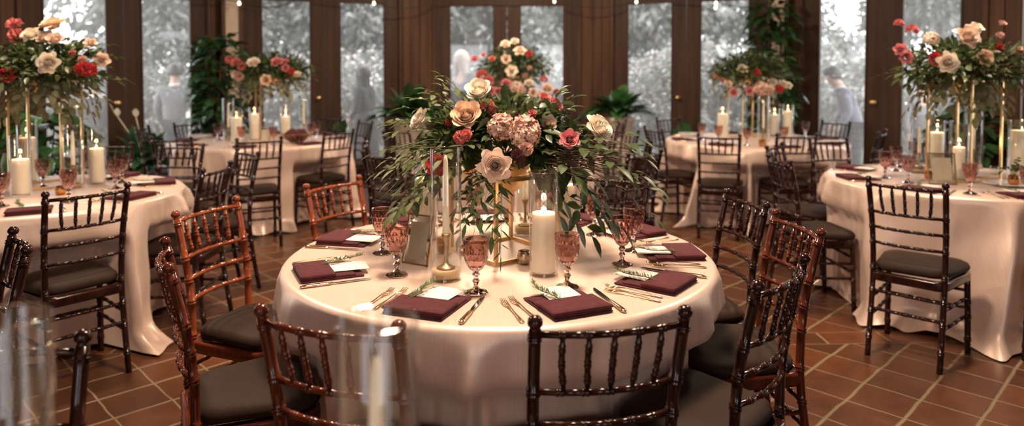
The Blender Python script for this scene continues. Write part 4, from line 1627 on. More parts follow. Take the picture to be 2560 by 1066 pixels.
arrangement('farleft', 'arrangement with pink roses on the far left table', [
    ('ruffle', 'coral', 573, 150, -.05, 22, UP), ('ruffle', 'coral', 590, 158, -.08, 28, UP), ('ruffle', 'coral', 604, 166, -.08, 24, FR), ('rose', 'cream', 634, 157, -.1, 36, UP), ('rose', 'pink', 692, 155, -.1, 34, UP), ('rose', 'pink', 714, 154, 0, 20, UP), ('rose', 'pink', 714, 170, -.1, 22, FR),
    ('ruffle', 'red', 729, 179, -.08, 20, FR), ('rose', 'cream', 743, 187, 0, 24, UP), ('rose', 'peach', 665, 200, -.22, 32, FR), ('ruffle', 'antique', 598, 192, -.1, 26, FR), ('rose', 'blush', 588, 186, 0, 22, FR)], 7, w=.42)
arrangement('farright', 'arrangement with red, pink and white blooms on the far right table', [
    ('rose', 'cream', 1857, 173, 0, 32, UP), ('ruffle', 'red', 1891, 184, -.05, 24, UP), ('rose', 'pink', 1834, 231, -.15, 26, FR), ('rose', 'pink', 1874, 228, -.15, 24, FR), ('ruffle', 'coral', 1788, 192, 0, 14, UP), ('ruffle', 'coral', 1807, 201, 0, 14, UP), ('rose', 'blush', 1820, 210, -.05, 24, UP),
    ('hydrangea', 'antique', 1903, 222, -.12, 38, FR), ('hydrangea', 'antique', 1922, 224, -.1, 30, FR), ('rose', 'cream', 1932, 206, 0, 28, UP), ('rose', 'cream', 1958, 210, 0, 26, UP), ('rose', 'cream', 1969, 214, 0, 26, UP), ('ruffle', 'red', 1948, 224, -.1, 24, FR), ('rose', 'cream', 1900, 198, 0, 24, UP)], 8, w=.42)
arrangement('back', 'arrangement in a gold bowl directly behind the centre flowers', [
    ('ruffle', 'coral', 1205, 190, 0, 34, UP), ('ruffle', 'coral', 1222, 204, -.05, 30, UP), ('rose', 'pink', 1265, 208, -.15, 28, UP), ('rose', 'pink', 1227, 228, -.15, 28, FR), ('rose', 'pink', 1245, 230, -.12, 26, FR), ('hydrangea', 'blush', 1290, 218, -.1, 32, UP), ('hydrangea', 'antique', 1300, 225, -.12, 28, FR),
    ('rose', 'cream', 1322, 208, -.05, 26, UP), ('rose', 'blush', 1333, 232, -.15, 28, FR), ('rose', 'blush', 1368, 222, -.05, 36, UP), ('ruffle', 'coral', 1360, 200, 0, 22, UP), ('ruffle', 'red', 1392, 232, 0, 20, UP)], 9, w=.32, bowl_r=.145, bowl_h=.16, hang=False)
arrangement('rear', 'arrangement of white and coral roses on the rearmost table, above the middle flowers', [
    ('rose', 'cream', 1264, 111, 0, 28, UP), ('rose', 'cream', 1287, 104, 0, 24, UP), ('open', 'blush', 1300, 127, -.1, 34, UP), ('ruffle', 'red', 1323, 137, -.1, 20, UP), ('rose', 'pink', 1186, 148, 0, 24, UP), ('rose', 'pink', 1208, 138, 0, 16, UP), ('rose', 'coral', 1230, 147, -.1, 20, UP),
    ('rose', 'blush', 1265, 148, -.12, 28, FR), ('rose', 'cream', 1279, 178, -.2, 34, FR), ('ruffle', 'antique', 1312, 190, -.1, 16, FR), ('ruffle', 'antique', 1324, 171, -.1, 14, FR)], 10, w=.45, hgt=.22, lo=.16)
# ivy in the amber cup
b = MB()
for k in range(5):
    a = radians(200 + k * 55)
    e = V((.10 * cos(a), .07 * sin(a), rnd.uniform(.02, .13)))
    sprig(b, (0, 0, .0), (.05 * cos(a), .04 * sin(a), .09), e, 7, .034, .028, rnd)
tag(b.build('ivy_sprig', [M_['leaf'], M_['twig']], loc=IVY), 'ivy sprig spilling from the amber cup on the right table', 'ivy')

# ------------------------------------------------------------------ room shell
HW = 3.7


def wall_ray(p, d, x):
    """distance along facet where the photo column x crosses it"""
    n = (x - 1280) / F_PX
    # X = n * Y (columns are vertical planes, pitch is tiny)
    return (n * p[1] - p[0]) / (d[0] - n * d[1])


C1R, C2R, C3R = (1.10, 9.5), (3.27, 8.49), (4.67, 6.42)
C1L, C2L, C3L = (-1.26, 9.5), (-3.437, 8.485), (-4.87, 6.45)
facets = [('rear', C1L, C1R, (1124, 1235, 1300, 1410)), ('rear_right', C1R, C2R, (1568, 1680, 1750, 1872)), ('side_right', C2R, C3R, (2045, 2165, 2252, 2402)),
          ('rear_left', C2L, C1L, (655, 778, 850, 962)), ('side_left', C3L, C2L, (110, 270, 355, 480))]
DOOR_H, PT, PB = 2.52, 2.353, .30
dn = 0
tn_ = 0
fl = MB()
fl.add([(-5.6, -2.5, 0), (5.6, -2.5, 0), (5.6, 10.2, 0), (-5.6, 10.2, 0)], [(0, 1, 2, 3)])
tag(fl.build('floor', M_['floor']), kind='structure')
for name, a, c, xs in facets:
    a, c = V((*a, 0)), V((*c, 0))
    d = (c - a).normalized()
    L = (c - a).length
    n = V((-d.y, d.x, 0))      # outward
    if n.y < 0:
        n = -n
    us = [wall_ray(a, d, x) for x in xs]
    rot = atan2(d.y, d.x)
    R3 = Matrix.Rotation(rot, 3, 'Z')

    def bx(b, u0, u1, z0, z1, t0=0.0, t1=.06):
        cc = a + d * (u0 + u1) / 2 + n * (t0 + t1) / 2 + V((0, 0, (z0 + z1) / 2))
        b.box(cc, (u1 - u0, abs(t1 - t0), z1 - z0), R3)
    mid = (us[1] + us[2]) / 2
    st = min((us[2] - us[1]) / 2, .19)
    l0, l1 = us[0] - st, us[3] + st
    # wall above the doors and at both ends
    b = MB()
    bx(b, 0, L, DOOR_H + .05, HW, -.0, .10)
    bx(b, 0, l0 - .045, 0, DOOR_H + .05, .0, .10)
    bx(b, l1 + .045, L, 0, DOOR_H + .05, .0, .10)
    tag(b.build('wall_' + name, M_['wood'], smooth=False), kind='structure')
    # door casing and fluted boards
    b = MB()
    bx(b, l0 - .05, l0 - .006, 0, DOOR_H + .006, -.035, .08)
    bx(b, l1 + .006, l1 + .05, 0, DOOR_H + .006, -.035, .08)
    bx(b, l0 - .05, l1 + .05, DOOR_H + .006, DOOR_H + .07, -.035, .08)
    bx(b, l0 - .09, l1 + .09, DOOR_H + .07, DOOR_H + .11, -.06, .08)
    for e0, e1 in ((.012, l0 - .056), (l1 + .056, L - .012)):
        wdt = e1 - e0
        if wdt > .08:
            k = max(1, int(wdt / .085))
            for i in range(k):
                bx(b, e0 + wdt * i / k + .005, e0 + wdt * (i + 1) / k - .005, 0, HW, -.022 if i % 2 == 0 else -.010, -.0005)
    tn_ += 1
    tag(b.build(f'trim_{tn_}', M_['wood'], smooth=False, bevel=.003), kind='structure')
    for (u0, p0, p1, u1, kside) in ((l0, us[0], us[1], mid - .004, 1), (mid + .004, us[2], us[3], l1, -1)):
        dn += 1
        root = empty(f'door_{dn}', a + d * (u0 + u1) / 2, 0, kind='structure')

        def child(b, nm, m, smooth=False, bevel=0):
            b.v = [tuple(V(q) - root.location) for q in b.v]
            return b.build(nm, m, root, smooth=smooth, bevel=bevel)
        b = MB()
        bx(b, u0, p0, .008, DOOR_H, .004, .054)
        bx(b, p1, u1, .008, DOOR_H, .004, .054)
        bx(b, p0, p1, PT, DOOR_H, .004, .054)
        bx(b, p0, p1, .008, PB, .004, .054)
        child(b, 'door_frame', M_['woodd'], bevel=.002)
        b = MB()
        s = .014
        for q in ((p0 - .002, p0 + s, PB, PT), (p1 - s, p1 + .002, PB, PT), (p0, p1, PT - s, PT + .002), (p0, p1, PB - .002, PB + s)):
            bx(b, *q, -.006, .016)
        child(b, 'bead', M_['woodd'])
        b = MB()
        bx(b, p0 - .004, p1 + .004, PB - .004, PT + .004, .026, .031)
        child(b, 'glass_pane', M_['pane'])
        if kside == 1:
            ku = u1 - .09
            kc = a + d * ku + V((0, 0, 1.12))
            b = MB()
            b.tube([kc + n * .004, kc - n * .006], .028, 14)
            b.tube([kc - n * .006, kc - n * .03, kc - n * .035, kc - n * .048, kc - n * .060, kc - n * .064], [.010, .010, .022, .028, .022, .006], 14)
            child(b, 'door_knob', M_['gold'], True)
# plaster strip between the rear and side facets
for k, (cc, d1) in enumerate((((-3.437, 8.485), 1), ((3.27, 8.49), -1))):
    b = MB()
    q = V((cc[0], cc[1], 0))
    inward = (V((0, 5, 0)) - q).normalized()
    side = V((-inward.y, inward.x, 0))
    Rm = Matrix.Rotation(atan2(side.y, side.x), 3, 'Z')
    b.box(q + inward * .075 + V((0, 0, HW / 2)), (.17, .10, HW - .01), Rm)
    o = tag(b.build(f'wall_corner_{"left" if d1 > 0 else "right"}', M_['plaster'], smooth=False), kind='structure')
    b = MB()
    for s in (-1, 1):
        b.box(q + inward * .07 + side * s * .105 + V((0, 0, HW / 2)), (.045, .15, HW - .01), Rm)
    tn_ += 1
    tag(b.build(f'trim_{tn_}', M_['wood'], smooth=False, bevel=.004), kind='structure')
for nm, a, c in (('right', C3R, (5.25, -2.5)), ('left', C3L, (-5.4, -2.5))):
    a, c = V((*a, 0)), V((*c, 0))
    d = (c - a).normalized()
    L = (c - a).length
    b = MB()
    out = V((1, 0, 0)) if nm == 'right' else V((-1, 0, 0))
    Rm = Matrix.Rotation(atan2(d.y, d.x), 3, 'Z')
    # solid piece next to the doors, then tall side openings for daylight
    def pc(u0, u1, z0, z1):
        b.box(a + d * (u0 + u1) / 2 + out * .06 + V((0, 0, (z0 + z1) / 2)), (u1 - u0, .1, z1 - z0), Rm)
    pc(0, L, 2.6, HW)
    pc(0, 1.6, 0, 2.6)
    pc(2.8, L, 0, 2.6)
    pc(1.6, 2.8, 0, .35)
    tag(b.build('wall_' + nm, M_['wood'], smooth=False), kind='structure')
    root = empty('window_' + ('1' if nm == 'left' else '2'), a + d * 2.2 + V((0, 0, .35)), 0, kind='structure')
    for part_, mm, pcs in (('window_frame', 'woodd', [(1.6, 1.68, .35, 2.6), (2.72, 2.8, .35, 2.6), (2.17, 2.23, .35, 2.6), (1.6, 2.8, .35, .43), (1.6, 2.8, 2.52, 2.6), (1.6, 2.8, 1.45, 1.5)]), ('glass_pane', 'pane', [(1.61, 2.79, .36, 2.59)])):
        b = MB()
        for u0, u1, z0, z1 in pcs:
            b.box(a + d * (u0 + u1) / 2 + out * .06 + V((0, 0, (z0 + z1) / 2)) - root.location, (u1 - u0, .06 if part_ != 'glass_pane' else .006, z1 - z0), Rm)
        b.build(part_, M_[mm], root, smooth=False)
b = MB()
for x0, x1, z0, z1 in ((-5.6, 5.6, 2.3, HW), (-5.6, 5.6, 0, .9), (-5.6, -1.9, .9, 2.3), (-.75, .75, .9, 2.3), (1.9, 5.6, .9, 2.3)):
    b.box(((x0 + x1) / 2, -2.55, (z0 + z1) / 2), (x1 - x0, .1, z1 - z0))
tag(b.build('wall_entrance', M_['plaster'], smooth=False), kind='structure')
b = MB()
b.add([(-5.6, -2.5, HW), (5.6, -2.5, HW), (5.6, 10.2, HW), (-5.6, 10.2, HW)], [(3, 2, 1, 0)])
for y in (0, 2, 4, 6, 8):
    b.box((0, y, HW - .11), (11.0 if y < 5 else (9.4 if y == 6 else 7.0), .16, .20))
tag(b.build('ceiling', M_['ceil'], smooth=False), kind='structure')

# string lights along the door heads
root = empty('string_lights', (0, 9.3, 2.45), 0, 'string of small warm bulbs looped along the top of the doors', 'string lights')
hooks = [A(452, 2, 7.9), A(598, 4, 8.35), A(760, -10, 8.7), A(938, 6, 9.0), A(1100, -4, 9.30), A(1386, -2, 9.30), A(1591, 2, 9.15), A(1790, 0, 8.6), A(1945, -6, 8.2)]
for i, (p, q) in enumerate(zip(hooks, hooks[1:])):
    b = MB()
    pts = [p.lerp(q, t / 10) - V((0, 0, .10 * 4 * (t / 10) * (1 - t / 10) * (1 if i % 2 else -.2))) - root.location for t in range(11)]
    b.tube(pts, .006, 6)
    b.build('cable', M_['cable'], root)
for x, y, Y in ((598, 9, 8.3), (935, 9, 8.95), (1386, 4, 9.25), (1591, 5, 9.1), (1790, 9, 8.55), (1789, 20, 8.56)):
    b = MB()
    b.lathe([(0, -.020), (.012, -.016), (.018, 0), (.013, .016), (.008, .028), (0, .030)], 12)
    b.build('bulb', M_['bulb'], root, loc=A(x, y, Y) - root.location)

# ------------------------------------------------------------------ indoor plants


def blade(b, p, a, L, W, rise, droop, twist=0):
    """broad arching leaf on a stalk"""
    d = V((cos(a), sin(a), 0))
    s = V((-sin(a), cos(a), 0))
    rows = []
    for t, w in ((0, .03), (.30, .06), (.40, .55), (.6, 1), (.8, .8), (.93, .4), (1, .03)):
        c = V(p) + d * L * t * (.55 + .45 * t) + V((0, 0, rise * t - droop * t ** 2.6))
        e = W * w / 2
        rows.append([c - s * e + V((0, 0, e * .35)), c, c + s * e + V((0, 0, e * .35))])
    b.grid(rows)


def lily_plant(p, h, spread, n, label, seed, ptop=.42, pr=.19, m='plant', flowers=0):
    rnd = random.Random(seed)
    root = empty('potted_plant', (p[0], p[1], 0), 0, label, 'plant', 'potted plants along the doors')
    b = MB()
    b.lathe([(0, 0), (pr * .7, 0), (pr * .74, .02), (pr * .9, ptop * .6), (pr * 1.0, ptop - .05), (pr * 1.08, ptop - .04), (pr * 1.08, ptop), (pr * .96, ptop), (pr * .92, ptop - .05), (0, ptop - .05)], 28)
    b.build('pot', M_['pot'], root)
    b = MB()
    b.lathe([(0, ptop - .05), (pr * .92, ptop - .05), (0, ptop - .03)], 20)
    b.build('soil', M_['soil'], root)
    for q in range(3):
        b = MB()
        for i in range(n // 3):
            a = rnd.uniform(0, 2 * pi)
            r = rnd.uniform(.3, 1)
            blade(b, (rnd.uniform(-.05, .05), rnd.uniform(-.05, .05), ptop - .04), a, spread * r * 1.25, rnd.uniform(.13, .21), h * (1.15 - .6 * r) * rnd.uniform(.7, 1.1), h * .45 * r)
        b.build('foliage', [M_[m], M_['plant'], M_['plant2']][q if q else 0], root)['kind'] = 'stuff'
    for k in range(flowers):
        b = MB()
        a = rnd.uniform(3.5, 5.8)
        e = V((.25 * cos(a), .25 * sin(a), h * .95 + ptop))
        b.tube([(0, 0, ptop), (e.x * .5, e.y * .5, h * .6 + ptop), e], .004, 5)
        leaf(b, e, V((.2, -.3, 1)), V((0, -1, 0)), .13, .07)
        b.build('bloom', M_['pestle'], root)
    return root


def tree_plant(p, h, label, seed, m='plant', r=.4, z0=.7, n=260, L=.17, W=.075):
    rnd = random.Random(seed)
    root = empty('potted_tree', (p[0], p[1], 0), 0, label, 'plant', 'potted plants along the doors')
    b = MB()
    b.lathe([(0, 0), (.15, 0), (.20, .32), (.215, .33), (.215, .37), (.19, .37), (.18, .32), (0, .32)], 26)
    b.build('pot', M_['pot'], root)
    b = MB()
    for k in range(5):
        a = 2 * pi * k / 5
        b.tube([(.03 * cos(a), .03 * sin(a), .31), (.08 * cos(a), .08 * sin(a), h * .5), (r * .4 * cos(a + .4), r * .4 * sin(a + .4), h * .88)], [.014, .011, .005], 6)
    b.build('stems', M_['twig'], root)
    for q, mm in enumerate((m, m, 'plant2')):
        b = MB()
        for i in range(n // 3 if q < 2 else n // 5):
            z = rnd.uniform(z0, h)
            a = rnd.uniform(0, 2 * pi)
            rr = r * rnd.uniform(.15, 1) * (1 - .35 * abs((z - (z0 + h) / 2) / ((h - z0) / 2)) ** 2)
            d = V((cos(a), sin(a), rnd.uniform(-.5, .6)))
            leaf(b, V((rr * cos(a) * .7, rr * sin(a) * .7, z)), d, V((rnd.gauss(0, .3), rnd.gauss(0, .3), 1)), L * rnd.uniform(.7, 1.25), W, droop=rnd.uniform(.1, .6))
        b.build('foliage', M_[mm], root)['kind'] = 'stuff'
    return root


lily_plant((A(1025, 250, 8.7).x, 8.7), .55, .48, 60, 'glossy lily plant in a stone pot left of the middle door', 1, ptop=.86, pr=.20)
lily_plant((A(1548, 250, 8.8).x, 8.8), .55, .45, 54, 'lily plant in a stone pot right of the middle door', 2, ptop=.88, pr=.18)
tree_plant((-3.34, 7.94), 1.86, 'leafy potted tree in the corner behind the far left table', 3, r=.36, n=420, L=.17, W=.08)
tree_plant((2.98, 8.05), 2.24, 'tall leafy potted tree in the corner behind the far right table', 4, r=.36, n=420, L=.19, W=.075)
tree_plant((-3.75, 5.55), 1.15, 'dark bushy plant behind the left table', 5, r=.50, n=300, z0=.40, L=.19, W=.10)
lily_plant((-3.85, 7.33), .62, .42, 48, 'broad leaved plant with a pale spike under the left door knob', 6, ptop=.40, m='plant2', flowers=2)
lily_plant((A(1706, 300, 8.75).x, 8.72), .60, .30, 24, 'small broad leaved plant at the foot of the right garden door', 7, ptop=.38, m='plant2')
tree_plant((4.15, 6.35), 1.15, 'dark bushy plant by the door behind the right table', 8, r=.42, n=240, z0=.35, L=.19, W=.10)
lily_plant((A(838, 300, 8.6).x, 8.75), .62, .24, 18, 'small plant under the left garden door knob', 9, ptop=.40, m='plant2')

# ------------------------------------------------------------------ garden
b = MB()
b.add([(-40, 9.0, -.24), (40, 9.0, -.24), (40, 60, -.24), (-40, 60, -.24)], [(0, 1, 2, 3)])
b.add([(-40, -10, -.24), (-5.9, -10, -.24), (-5.9, 9.0, -.24), (-40, 9.0, -.24)], [(0, 1, 2, 3)])
b.add([(5.9, -10, -.24), (40, -10, -.24), (40, 9.0, -.24), (5.9, 9.0, -.24)], [(0, 1, 2, 3)])
tag(b.build('garden_ground', M_['lawn'], smooth=False), kind='structure')


def crown_mesh(name, m, rx, ry, rz, n, L, seed, m2=None, frac=0):
    rnd = random.Random(seed)
    b = MB()
    lumps = [(V((rnd.uniform(-.75, .75), rnd.uniform(-.75, .75), rnd.uniform(-.7, .8))), rnd.uniform(.3, .55)) for _ in range(22)]
    for i in range(n):
        c, r = rnd.choice(lumps)
        d = V((rnd.gauss(0, 1), rnd.gauss(0, 1), rnd.gauss(0, 1))).normalized()
        p = c + d * r * rnd.uniform(.6, 1)
        p = V((p.x * rx, p.y * ry, p.z * rz))
        b.cur = 1 if (m2 and rnd.random() < frac and d.z > -.2) else 0
        leaf(b, p, d + V((rnd.gauss(0, .7), rnd.gauss(0, .7), rnd.gauss(-.2, .6))), V((rnd.gauss(0, 1), rnd.gauss(0, 1), 1)), L * rnd.uniform(.6, 1.2), L * .55, droop=.2)
    return b.mesh(name, [m, m2] if m2 else m)


CR = [crown_mesh('crown_a', M_['bush'], 2.2, 1.6, 1.9, 10000, .15, 1), crown_mesh('crown_b', M_['bushd'], 2.2, 1.6, 1.9, 10000, .15, 2),
      crown_mesh('bush_a', M_['bush'], 1.2, .9, .85, 5600, .095, 3, M_['bloom'], .22), crown_mesh('bush_b', M_['bushd'], 1.2, .9, .85, 5600, .095, 4, M_['bloom'], .08)]


def garden_tree(x, y, z, s, k, label):
    root = empty('garden_tree', (x, y, -.24), 0, label, 'tree', 'trees in the garden')
    o = bpy.data.objects.new('crown', CR[k])
    COL.objects.link(o)
    o.parent = root
    o.location = (0, 0, z)
    o.scale = (s, s, s)
    o.rotation_euler = (0, 0, x * 1.7)
    o['kind'] = 'stuff'
    b = MB()
    b.tube([(0, 0, 0), (.05, 0, z * .5), (-.03, .05, z)], [.16, .13, .08], 8)
    b.build('trunk', M_['bark'], root)


for (px, Y, z, s, k, lab) in (
        (440, 14, 2.8, .85, 0, 'grey green tree beyond the left side door'), (560, 18, 3.6, 1.5, 1, 'tall tree beyond the wall left of the garden doors'), (720, 17, 3.3, 1.35, 1, 'dark tree seen through the left pane of the left garden doors'),
        (905, 16, 3.4, 1.2, 0, 'pale tree above the woman in the garden'), (1090, 19, 3.8, 1.5, 1, 'dull tree beyond the pillar left of the middle door'), (1190, 17, 3.4, 1.25, 0, 'pale tree in the left pane of the middle door'),
        (1370, 18, 3.5, 1.4, 0, 'pale tree in the right pane of the middle door'), (1510, 20, 4, 1.5, 1, 'dull tree beyond the pillar right of the middle door'), (1630, 17, 3.6, 1.25, 0, 'pale tree in the left pane of the right garden doors'),
        (1790, 18, 3.4, 1.15, 1, 'dark tree in the right pane of the right garden doors'), (2100, 17, .95, .95, 0, 'low pale tree with sky above it at the right side door'), (2350, 16, 3.4, 1.15, 1, 'tree seen through the rightmost door'),
        (170, 17, 1.0, .8, 1, 'small tree below the bright sky in the leftmost door')):
    garden_tree((px - 1280) / F_PX * Y, Y, z, s, k, lab)
for (px, Y, z, s, k, lab) in (
        (330, 12.5, .75, .9, 3, 'shrub beside the man in the garden'), (700, 13, .85, 1.05, 2, 'flowering shrub outside the left garden doors'), (910, 13.2, .95, 1.1, 2, 'flowering shrub behind the woman in the garden'),
        (1160, 13, .8, 1.0, 3, 'shrub outside the left half of the middle door'), (1360, 13, .8, 1.0, 2, 'flowering shrub outside the right half of the middle door'), (1620, 12.6, 1.0, 1.15, 2, 'shrub with pale blossom outside the right garden doors'),
        (1800, 12.8, 1.0, 1.15, 2, 'shrub with many pale blossoms behind the far right flowers'), (2100, 12.3, 1.05, 1.1, 2, 'shrub with pale plumes beside the bending man'), (2330, 12, .8, 1.1, 3, 'shrub outside the rightmost door'), (160, 12.5, .7, 1.0, 3, 'shrub outside the leftmost door')):
    root = empty('garden_shrub', ((px - 1280) / F_PX * Y, Y, -.24), 0, lab, 'shrub', 'shrubs in the garden')
    o = bpy.data.objects.new('foliage', CR[k])
    COL.objects.link(o)
    o.parent = root
    o.location = (0, 0, z)
    o.scale = (s, s, s * 1.15)
    o.rotation_euler = (0, 0, px * .37)
    o['kind'] = 'stuff'
    b = MB()
    for q in range(4):
        b.tube([(.08 * q - .12, .03 * (q % 2), 0), (.22 * q - .33, .05 * q, z * 1.05)], [.022, .012], 6)
    b.build('stems', M_['bark'], root)

# ------------------------------------------------------------------ people outdoors
DG = None


def skin_mesh(name, nodes, edges, m, root_i=0, sub=2):
    me = bpy.data.meshes.new('tmp_' + name)
    me.from_pydata([n[0] for n in nodes], edges, [])
    o = bpy.data.objects.new('tmp_' + name, me)
    COL.objects.link(o)
    md = o.modifiers.new('skin', 'SKIN')
    md.use_smooth_shade = True
    sv = me.skin_vertices[0].data
    for i, n in enumerate(nodes):
        r = n[1]
        sv[i].radius = r if hasattr(r, '__len__') else (r, r)
        sv[i].use_root = (i == root_i)
    o.modifiers.new('sub', 'SUBSURF').levels = sub
    o.modifiers['sub'].render_levels = sub
    dg = bpy.context.evaluated_depsgraph_get()
    dg.update()
    res = bpy.data.meshes.new_from_object(o.evaluated_get(dg))
    res.name = name
    res.materials.clear()
    res.materials.append(m)
    res.polygons.foreach_set('use_smooth', [True] * len(res.polygons))
    bpy.data.objects.remove(o)
    bpy.data.meshes.remove(me)
    return res


def person(x, y, z, rz, label, H=1.72, lean=0.0, arms=((.0, .0), (.0, .0)), top='greysuit', legs='charcoal', hair='hair', longhair=False, skirt=False, collar=True, headturn=0):
    root = empty('person', (x, y, z), rz, label, 'person', 'guests in the garden')
    k = H / 1.72
    Ln = Matrix.Rotation(-lean, 3, 'X')
    piv = V((0, 0, .95))

    def up(p):
        return (piv + Ln @ (V(p) - piv)) * k
    J = {'pelvis': V((0, 0, .95)) * k, 'spine': up((0, -.01, 1.12)), 'chest': up((0, 0, 1.30)), 'neck0': up((0, -.01, 1.43)), 'neck1': up((0, .0, 1.50)), 'head0': up((0, .02, 1.57)), 'head1': up((0, .02, 1.66))}
    names = list(J)
    nodes = [(J['pelvis'], (.150 * k, .115 * k)), (J['spine'], (.128 * k, .10 * k)), (J['chest'], (.150 * k, .115 * k)), (J['neck0'], (.075 * k, .07 * k)), (J['neck1'], (.052 * k, .055 * k)), (J['head0'], (.070 * k, .082 * k)), (J['head1'], (.072 * k, .088 * k))]
    edges = [(0, 1), (1, 2), (2, 3), (3, 4), (4, 5), (5, 6)]
    jn, je = [(n[0] - (V((0, 0, .10)) if i == 0 and not skirt else V((0, 0, .04 if i == 0 else 0))), tuple(q * (1.22 if i == 0 else 1.16) for q in n[1])) for i, n in enumerate(nodes[:3])], [(0, 1), (1, 2)]
    jn.append((J['neck0'] - V((0, 0, .015)), (.085 * k, .08 * k)))
    je.append((2, 3))
    tn, te = [(nodes[0][0], (.160 * k, .125 * k))], []
    hands = []
    for s, (raise_, bend) in zip((-1, 1), arms):
        sh = up((s * .175, -.005, 1.385))
        el = up((s * (.225 + .05 * raise_), -.02 + .20 * raise_, 1.10 + .12 * raise_))
        wr = el + (V((s * -.02, .05 + .20 * bend, -.235 + .20 * bend)) * k)
        d = (wr - el).normalized()
        base = len(nodes)
        nodes += [(sh, .062 * k), (el, .043 * k), (wr, (.026 * k, .030 * k)), (wr + d * .055 * k, (.034 * k, .018 * k)), (wr + d * .085 * k, (.038 * k, .016 * k))]
        edges += [(2, base), (base, base + 1), (base + 1, base + 2), (base + 2, base + 3), (base + 3, base + 4)]
        palm = base + 4
        sd = V((0, 1, 0)) - d * d.y
        sd = sd.normalized()
        nrm = d.cross(sd)
        for f, (o, l) in enumerate(((-.027, .068), (-.009, .080), (.009, .076), (.027, .060))):
            p1 = nodes[palm][0] + sd * o * k + d * .022 * k
            p2 = p1 + (d * .9 + nrm * .25 * s) * l * .5 * k
            p3 = p2 + (d * .7 + nrm * .6 * s) * l * .5 * k
            q = len(nodes)
            nodes += [(p1, .0088 * k), (p2, .0080 * k), (p3, .0065 * k)]
            edges += [(palm, q), (q, q + 1), (q + 1, q + 2)]
        p1 = nodes[base + 3][0] + sd * .038 * k + d * .005 * k
        p2 = p1 + (sd * .5 + d * .8) * .045 * k
        q = len(nodes)
        nodes += [(p1, .011 * k), (p2, .008 * k)]
        edges += [(base + 3, q), (q, q + 1)]
        jb = len(jn)
        jn += [(sh, .076 * k), (el, .056 * k), (wr - d * .01 * k, .042 * k)]
        je += [(2, jb), (jb, jb + 1), (jb + 1, jb + 2)]
    for s in (-1, 1):
        hp, kn_, an, hl, toe = V((s * .085, 0, .90)), V((s * .095, .02, .50)), V((s * .10, -.01, .085)), V((s * .10, -.03, .04)), V((s * .115, .15, .03))
        base = len(nodes)
        nodes += [(hp * k, .082 * k), (kn_ * k, .055 * k), (an * k, .037 * k), (toe * k, (.040 * k, .026 * k))]
        edges += [(0, base), (base, base + 1), (base + 1, base + 2), (base + 2, base + 3)]
        tb = len(tn)
        tn += [(hp * k, .098 * k), (kn_ * k, .074 * k), (V((s * .10, -.01, .10)) * k, .062 * k)]
        te += [(0, tb), (tb, tb + 1), (tb + 1, tb + 2)]

    def part(nm, me, lab=None):
        o = bpy.data.objects.new(nm, me)
        COL.objects.link(o)
        o.parent = root
        if lab:
            o['label'] = lab
        return o
    part('body', skin_mesh('body', nodes, edges, M_['skin']))
    part('jacket' if not skirt else 'dress_top', skin_mesh('jacket', jn, je, M_[top]))
    if skirt:
        b = MB()
        b.lathe([(.135 * k, 1.08 * k), (.155 * k, .98 * k), (.185 * k, .85 * k), (.21 * k, .55 * k), (.25 * k, .12 * k), (.24 * k, .11 * k), (.19 * k, .55 * k), (.12 * k, 1.06 * k)], 28, close=True)
        b.build('skirt', M_[legs], root)
    else:
        part('trousers', skin_mesh('trousers', tn, te, M_[legs]))
    hc = (J['head0'] + J['head1']) / 2 + V((0, .012, .02)) * k
    b = MB()
    rows = []
    for j in range(11):
        th = pi * j / 10 * (.62 if not longhair else .66)
        row = []
        for i in range(24):
            a = 2 * pi * i / 24
            fr_ = max(0, sin(a))          # front opens for the face
            t2 = th * (1 - .42 * fr_)
            row.append(hc + V((.094 * k * sin(t2) * cos(a), .112 * k * sin(t2) * sin(a) - .008, .122 * k * cos(t2))))
        rows.append(row)
    if longhair:
        last = rows[-1]
        for t in (.3, .65, 1):
            rows.append([p + V((0, -.03 * t if q else 0, -.30 * t * k * (1 if not (3 < i < 9) else .25))) for i, (p, q) in enumerate((p, True) for p in last)])
    b.grid(rows, True)
    o = b.build('hair', M_[hair], root)
    o.modifiers.new('thick', 'SOLIDIFY').thickness = .012
    # face
    b = MB()
    fy = hc + V((0, .083, -.02)) * k
    b.tube([fy + V((0, .0, .03)) * k, fy + V((0, .014, .0)) * k, fy + V((0, .022, -.018)) * k, fy + V((0, .002, -.026)) * k], [.008 * k, .010 * k, .014 * k, .009 * k], 8)
    for s in (-1, 1):
        b.tube([hc + V((s * .083, -.005, .012)) * k, hc + V((s * .094, -.012, -.005)) * k, hc + V((s * .083, -.008, -.04)) * k], [.012 * k, .018 * k, .008 * k], 8)
    b.build('nose_and_ears', M_['skin'], root)
    b = MB()
    for s in (-1, 1):
        b.lathe([(0, -.010 * k), (.008 * k, -.006 * k), (.010 * k, 0), (.008 * k, .006 * k), (0, .010 * k)], 10, c=fy + V((s * .030, -.006, .022)) * k)
    b.build('eyes', M_['eye'], root)
    b = MB()
    b.tube([fy + V((-.022, -.006, -.05)) * k, fy + V((0, .003, -.048)) * k, fy + V((.022, -.006, -.05)) * k], [.003 * k, .007 * k, .003 * k], 6)
    b.build('mouth', M_['lip'], root)
    if collar:
        b = MB()
        c = J['neck0'] + V((0, .004, .02)) * k
        b.lathe([(.072 * k, -.02 * k), (.064 * k, .022 * k), (.058 * k, .022 * k), (.066 * k, -.02 * k)], 20, c=c, close=True)
        b.build('collar', M_['white'], root)
    return root


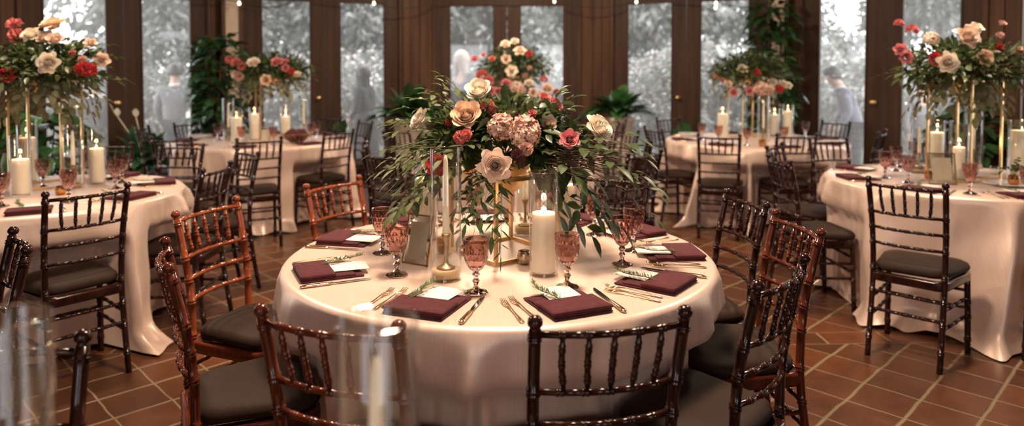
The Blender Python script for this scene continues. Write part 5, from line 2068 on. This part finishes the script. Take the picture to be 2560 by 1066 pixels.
person(A(437, 300, 9.9).x, 9.9, -.20, radians(12), 'man in a light grey suit seen from behind outside the left door', 1.74, lean=.06, arms=((.15, .25), (.25, .5)))
person(A(912, 300, 10.6).x, 10.6, -.235, radians(70), 'woman with long dark hair and charcoal dress walking in the garden', 1.74, arms=((.1, .4), (.2, .9)), top='charcoal', legs='charcoal', longhair=True, skirt=True, collar=False)
person(A(1157, 300, 10.9).x, 10.9, -.235, radians(150), 'blonde woman in a dark dress outside the left pane of the middle door', 1.98, arms=((.1, .4), (.2, .5)), top='charcoal', legs='charcoal', hair='hairl', longhair=True, skirt=True, collar=False)
person(A(2140, 300, 9.3).x, 9.3, -.235, radians(75), 'man in a grey blue jacket bending forward outside the right side door', 1.80, lean=.42, arms=((.35, .3), (.3, .3)), top='bluejacket', legs='charcoal')
person(A(2300, 300, 9.6).x, 9.6, -.235, radians(190), 'guest in a grey jacket outside the rightmost door, behind the flowers', 1.62, top='greysuit', legs='charcoal')
person(A(238, 300, 9.2).x, 9.2, -.235, radians(20), 'guest in charcoal outside the leftmost door, behind the flower stand', 1.62, top='charcoal', legs='charcoal')

# ------------------------------------------------------------------ light
w = bpy.data.worlds.new('overcast')
scene.world = w
w.use_nodes = True
nt = w.node_tree
bg = nt.nodes['Background']
tc = N(nt, 'ShaderNodeTexCoord')
sp = N(nt, 'ShaderNodeSeparateXYZ')
nt.links.new(tc.outputs['Generated'], sp.inputs[0])
rp = N(nt, 'ShaderNodeValToRGB')
rp.color_ramp.elements[0].position = .0
rp.color_ramp.elements[0].color = (.82, .81, .85, 1)
rp.color_ramp.elements[1].position = .8
rp.color_ramp.elements[1].color = (1, 1, 1, 1)
nt.links.new(sp.outputs[2], rp.inputs[0])
nt.links.new(rp.outputs[0], bg.inputs[0])
bg.inputs[1].default_value = 5.6


def area(name, loc, rot, sx, sy, power, col):
    l = bpy.data.lights.new(name, 'AREA')
    l.shape = 'RECTANGLE'
    l.size, l.size_y = sx, sy
    l.energy = power
    l.color = col
    o = bpy.data.objects.new(name, l)
    COL.objects.link(o)
    o.location = loc
    o.rotation_euler = rot
    return o


WARM = (1.0, .77, .57)
area('ceiling_lamp', (0, 2.4, 3.4), (0, 0, 0), 0.5, 0.5, 150, WARM)
area('ceiling_lamp', (-2.6, 4.2, 3.4), (0, 0, 0), 0.4, 0.4, 88, WARM)
area('ceiling_lamp', (2.7, 4.4, 3.4), (0, 0, 0), 0.4, 0.4, 88, WARM)
area('ceiling_lamp', (0, 7.2, 3.4), (0, 0, 0), 0.6, 0.4, 110, WARM)
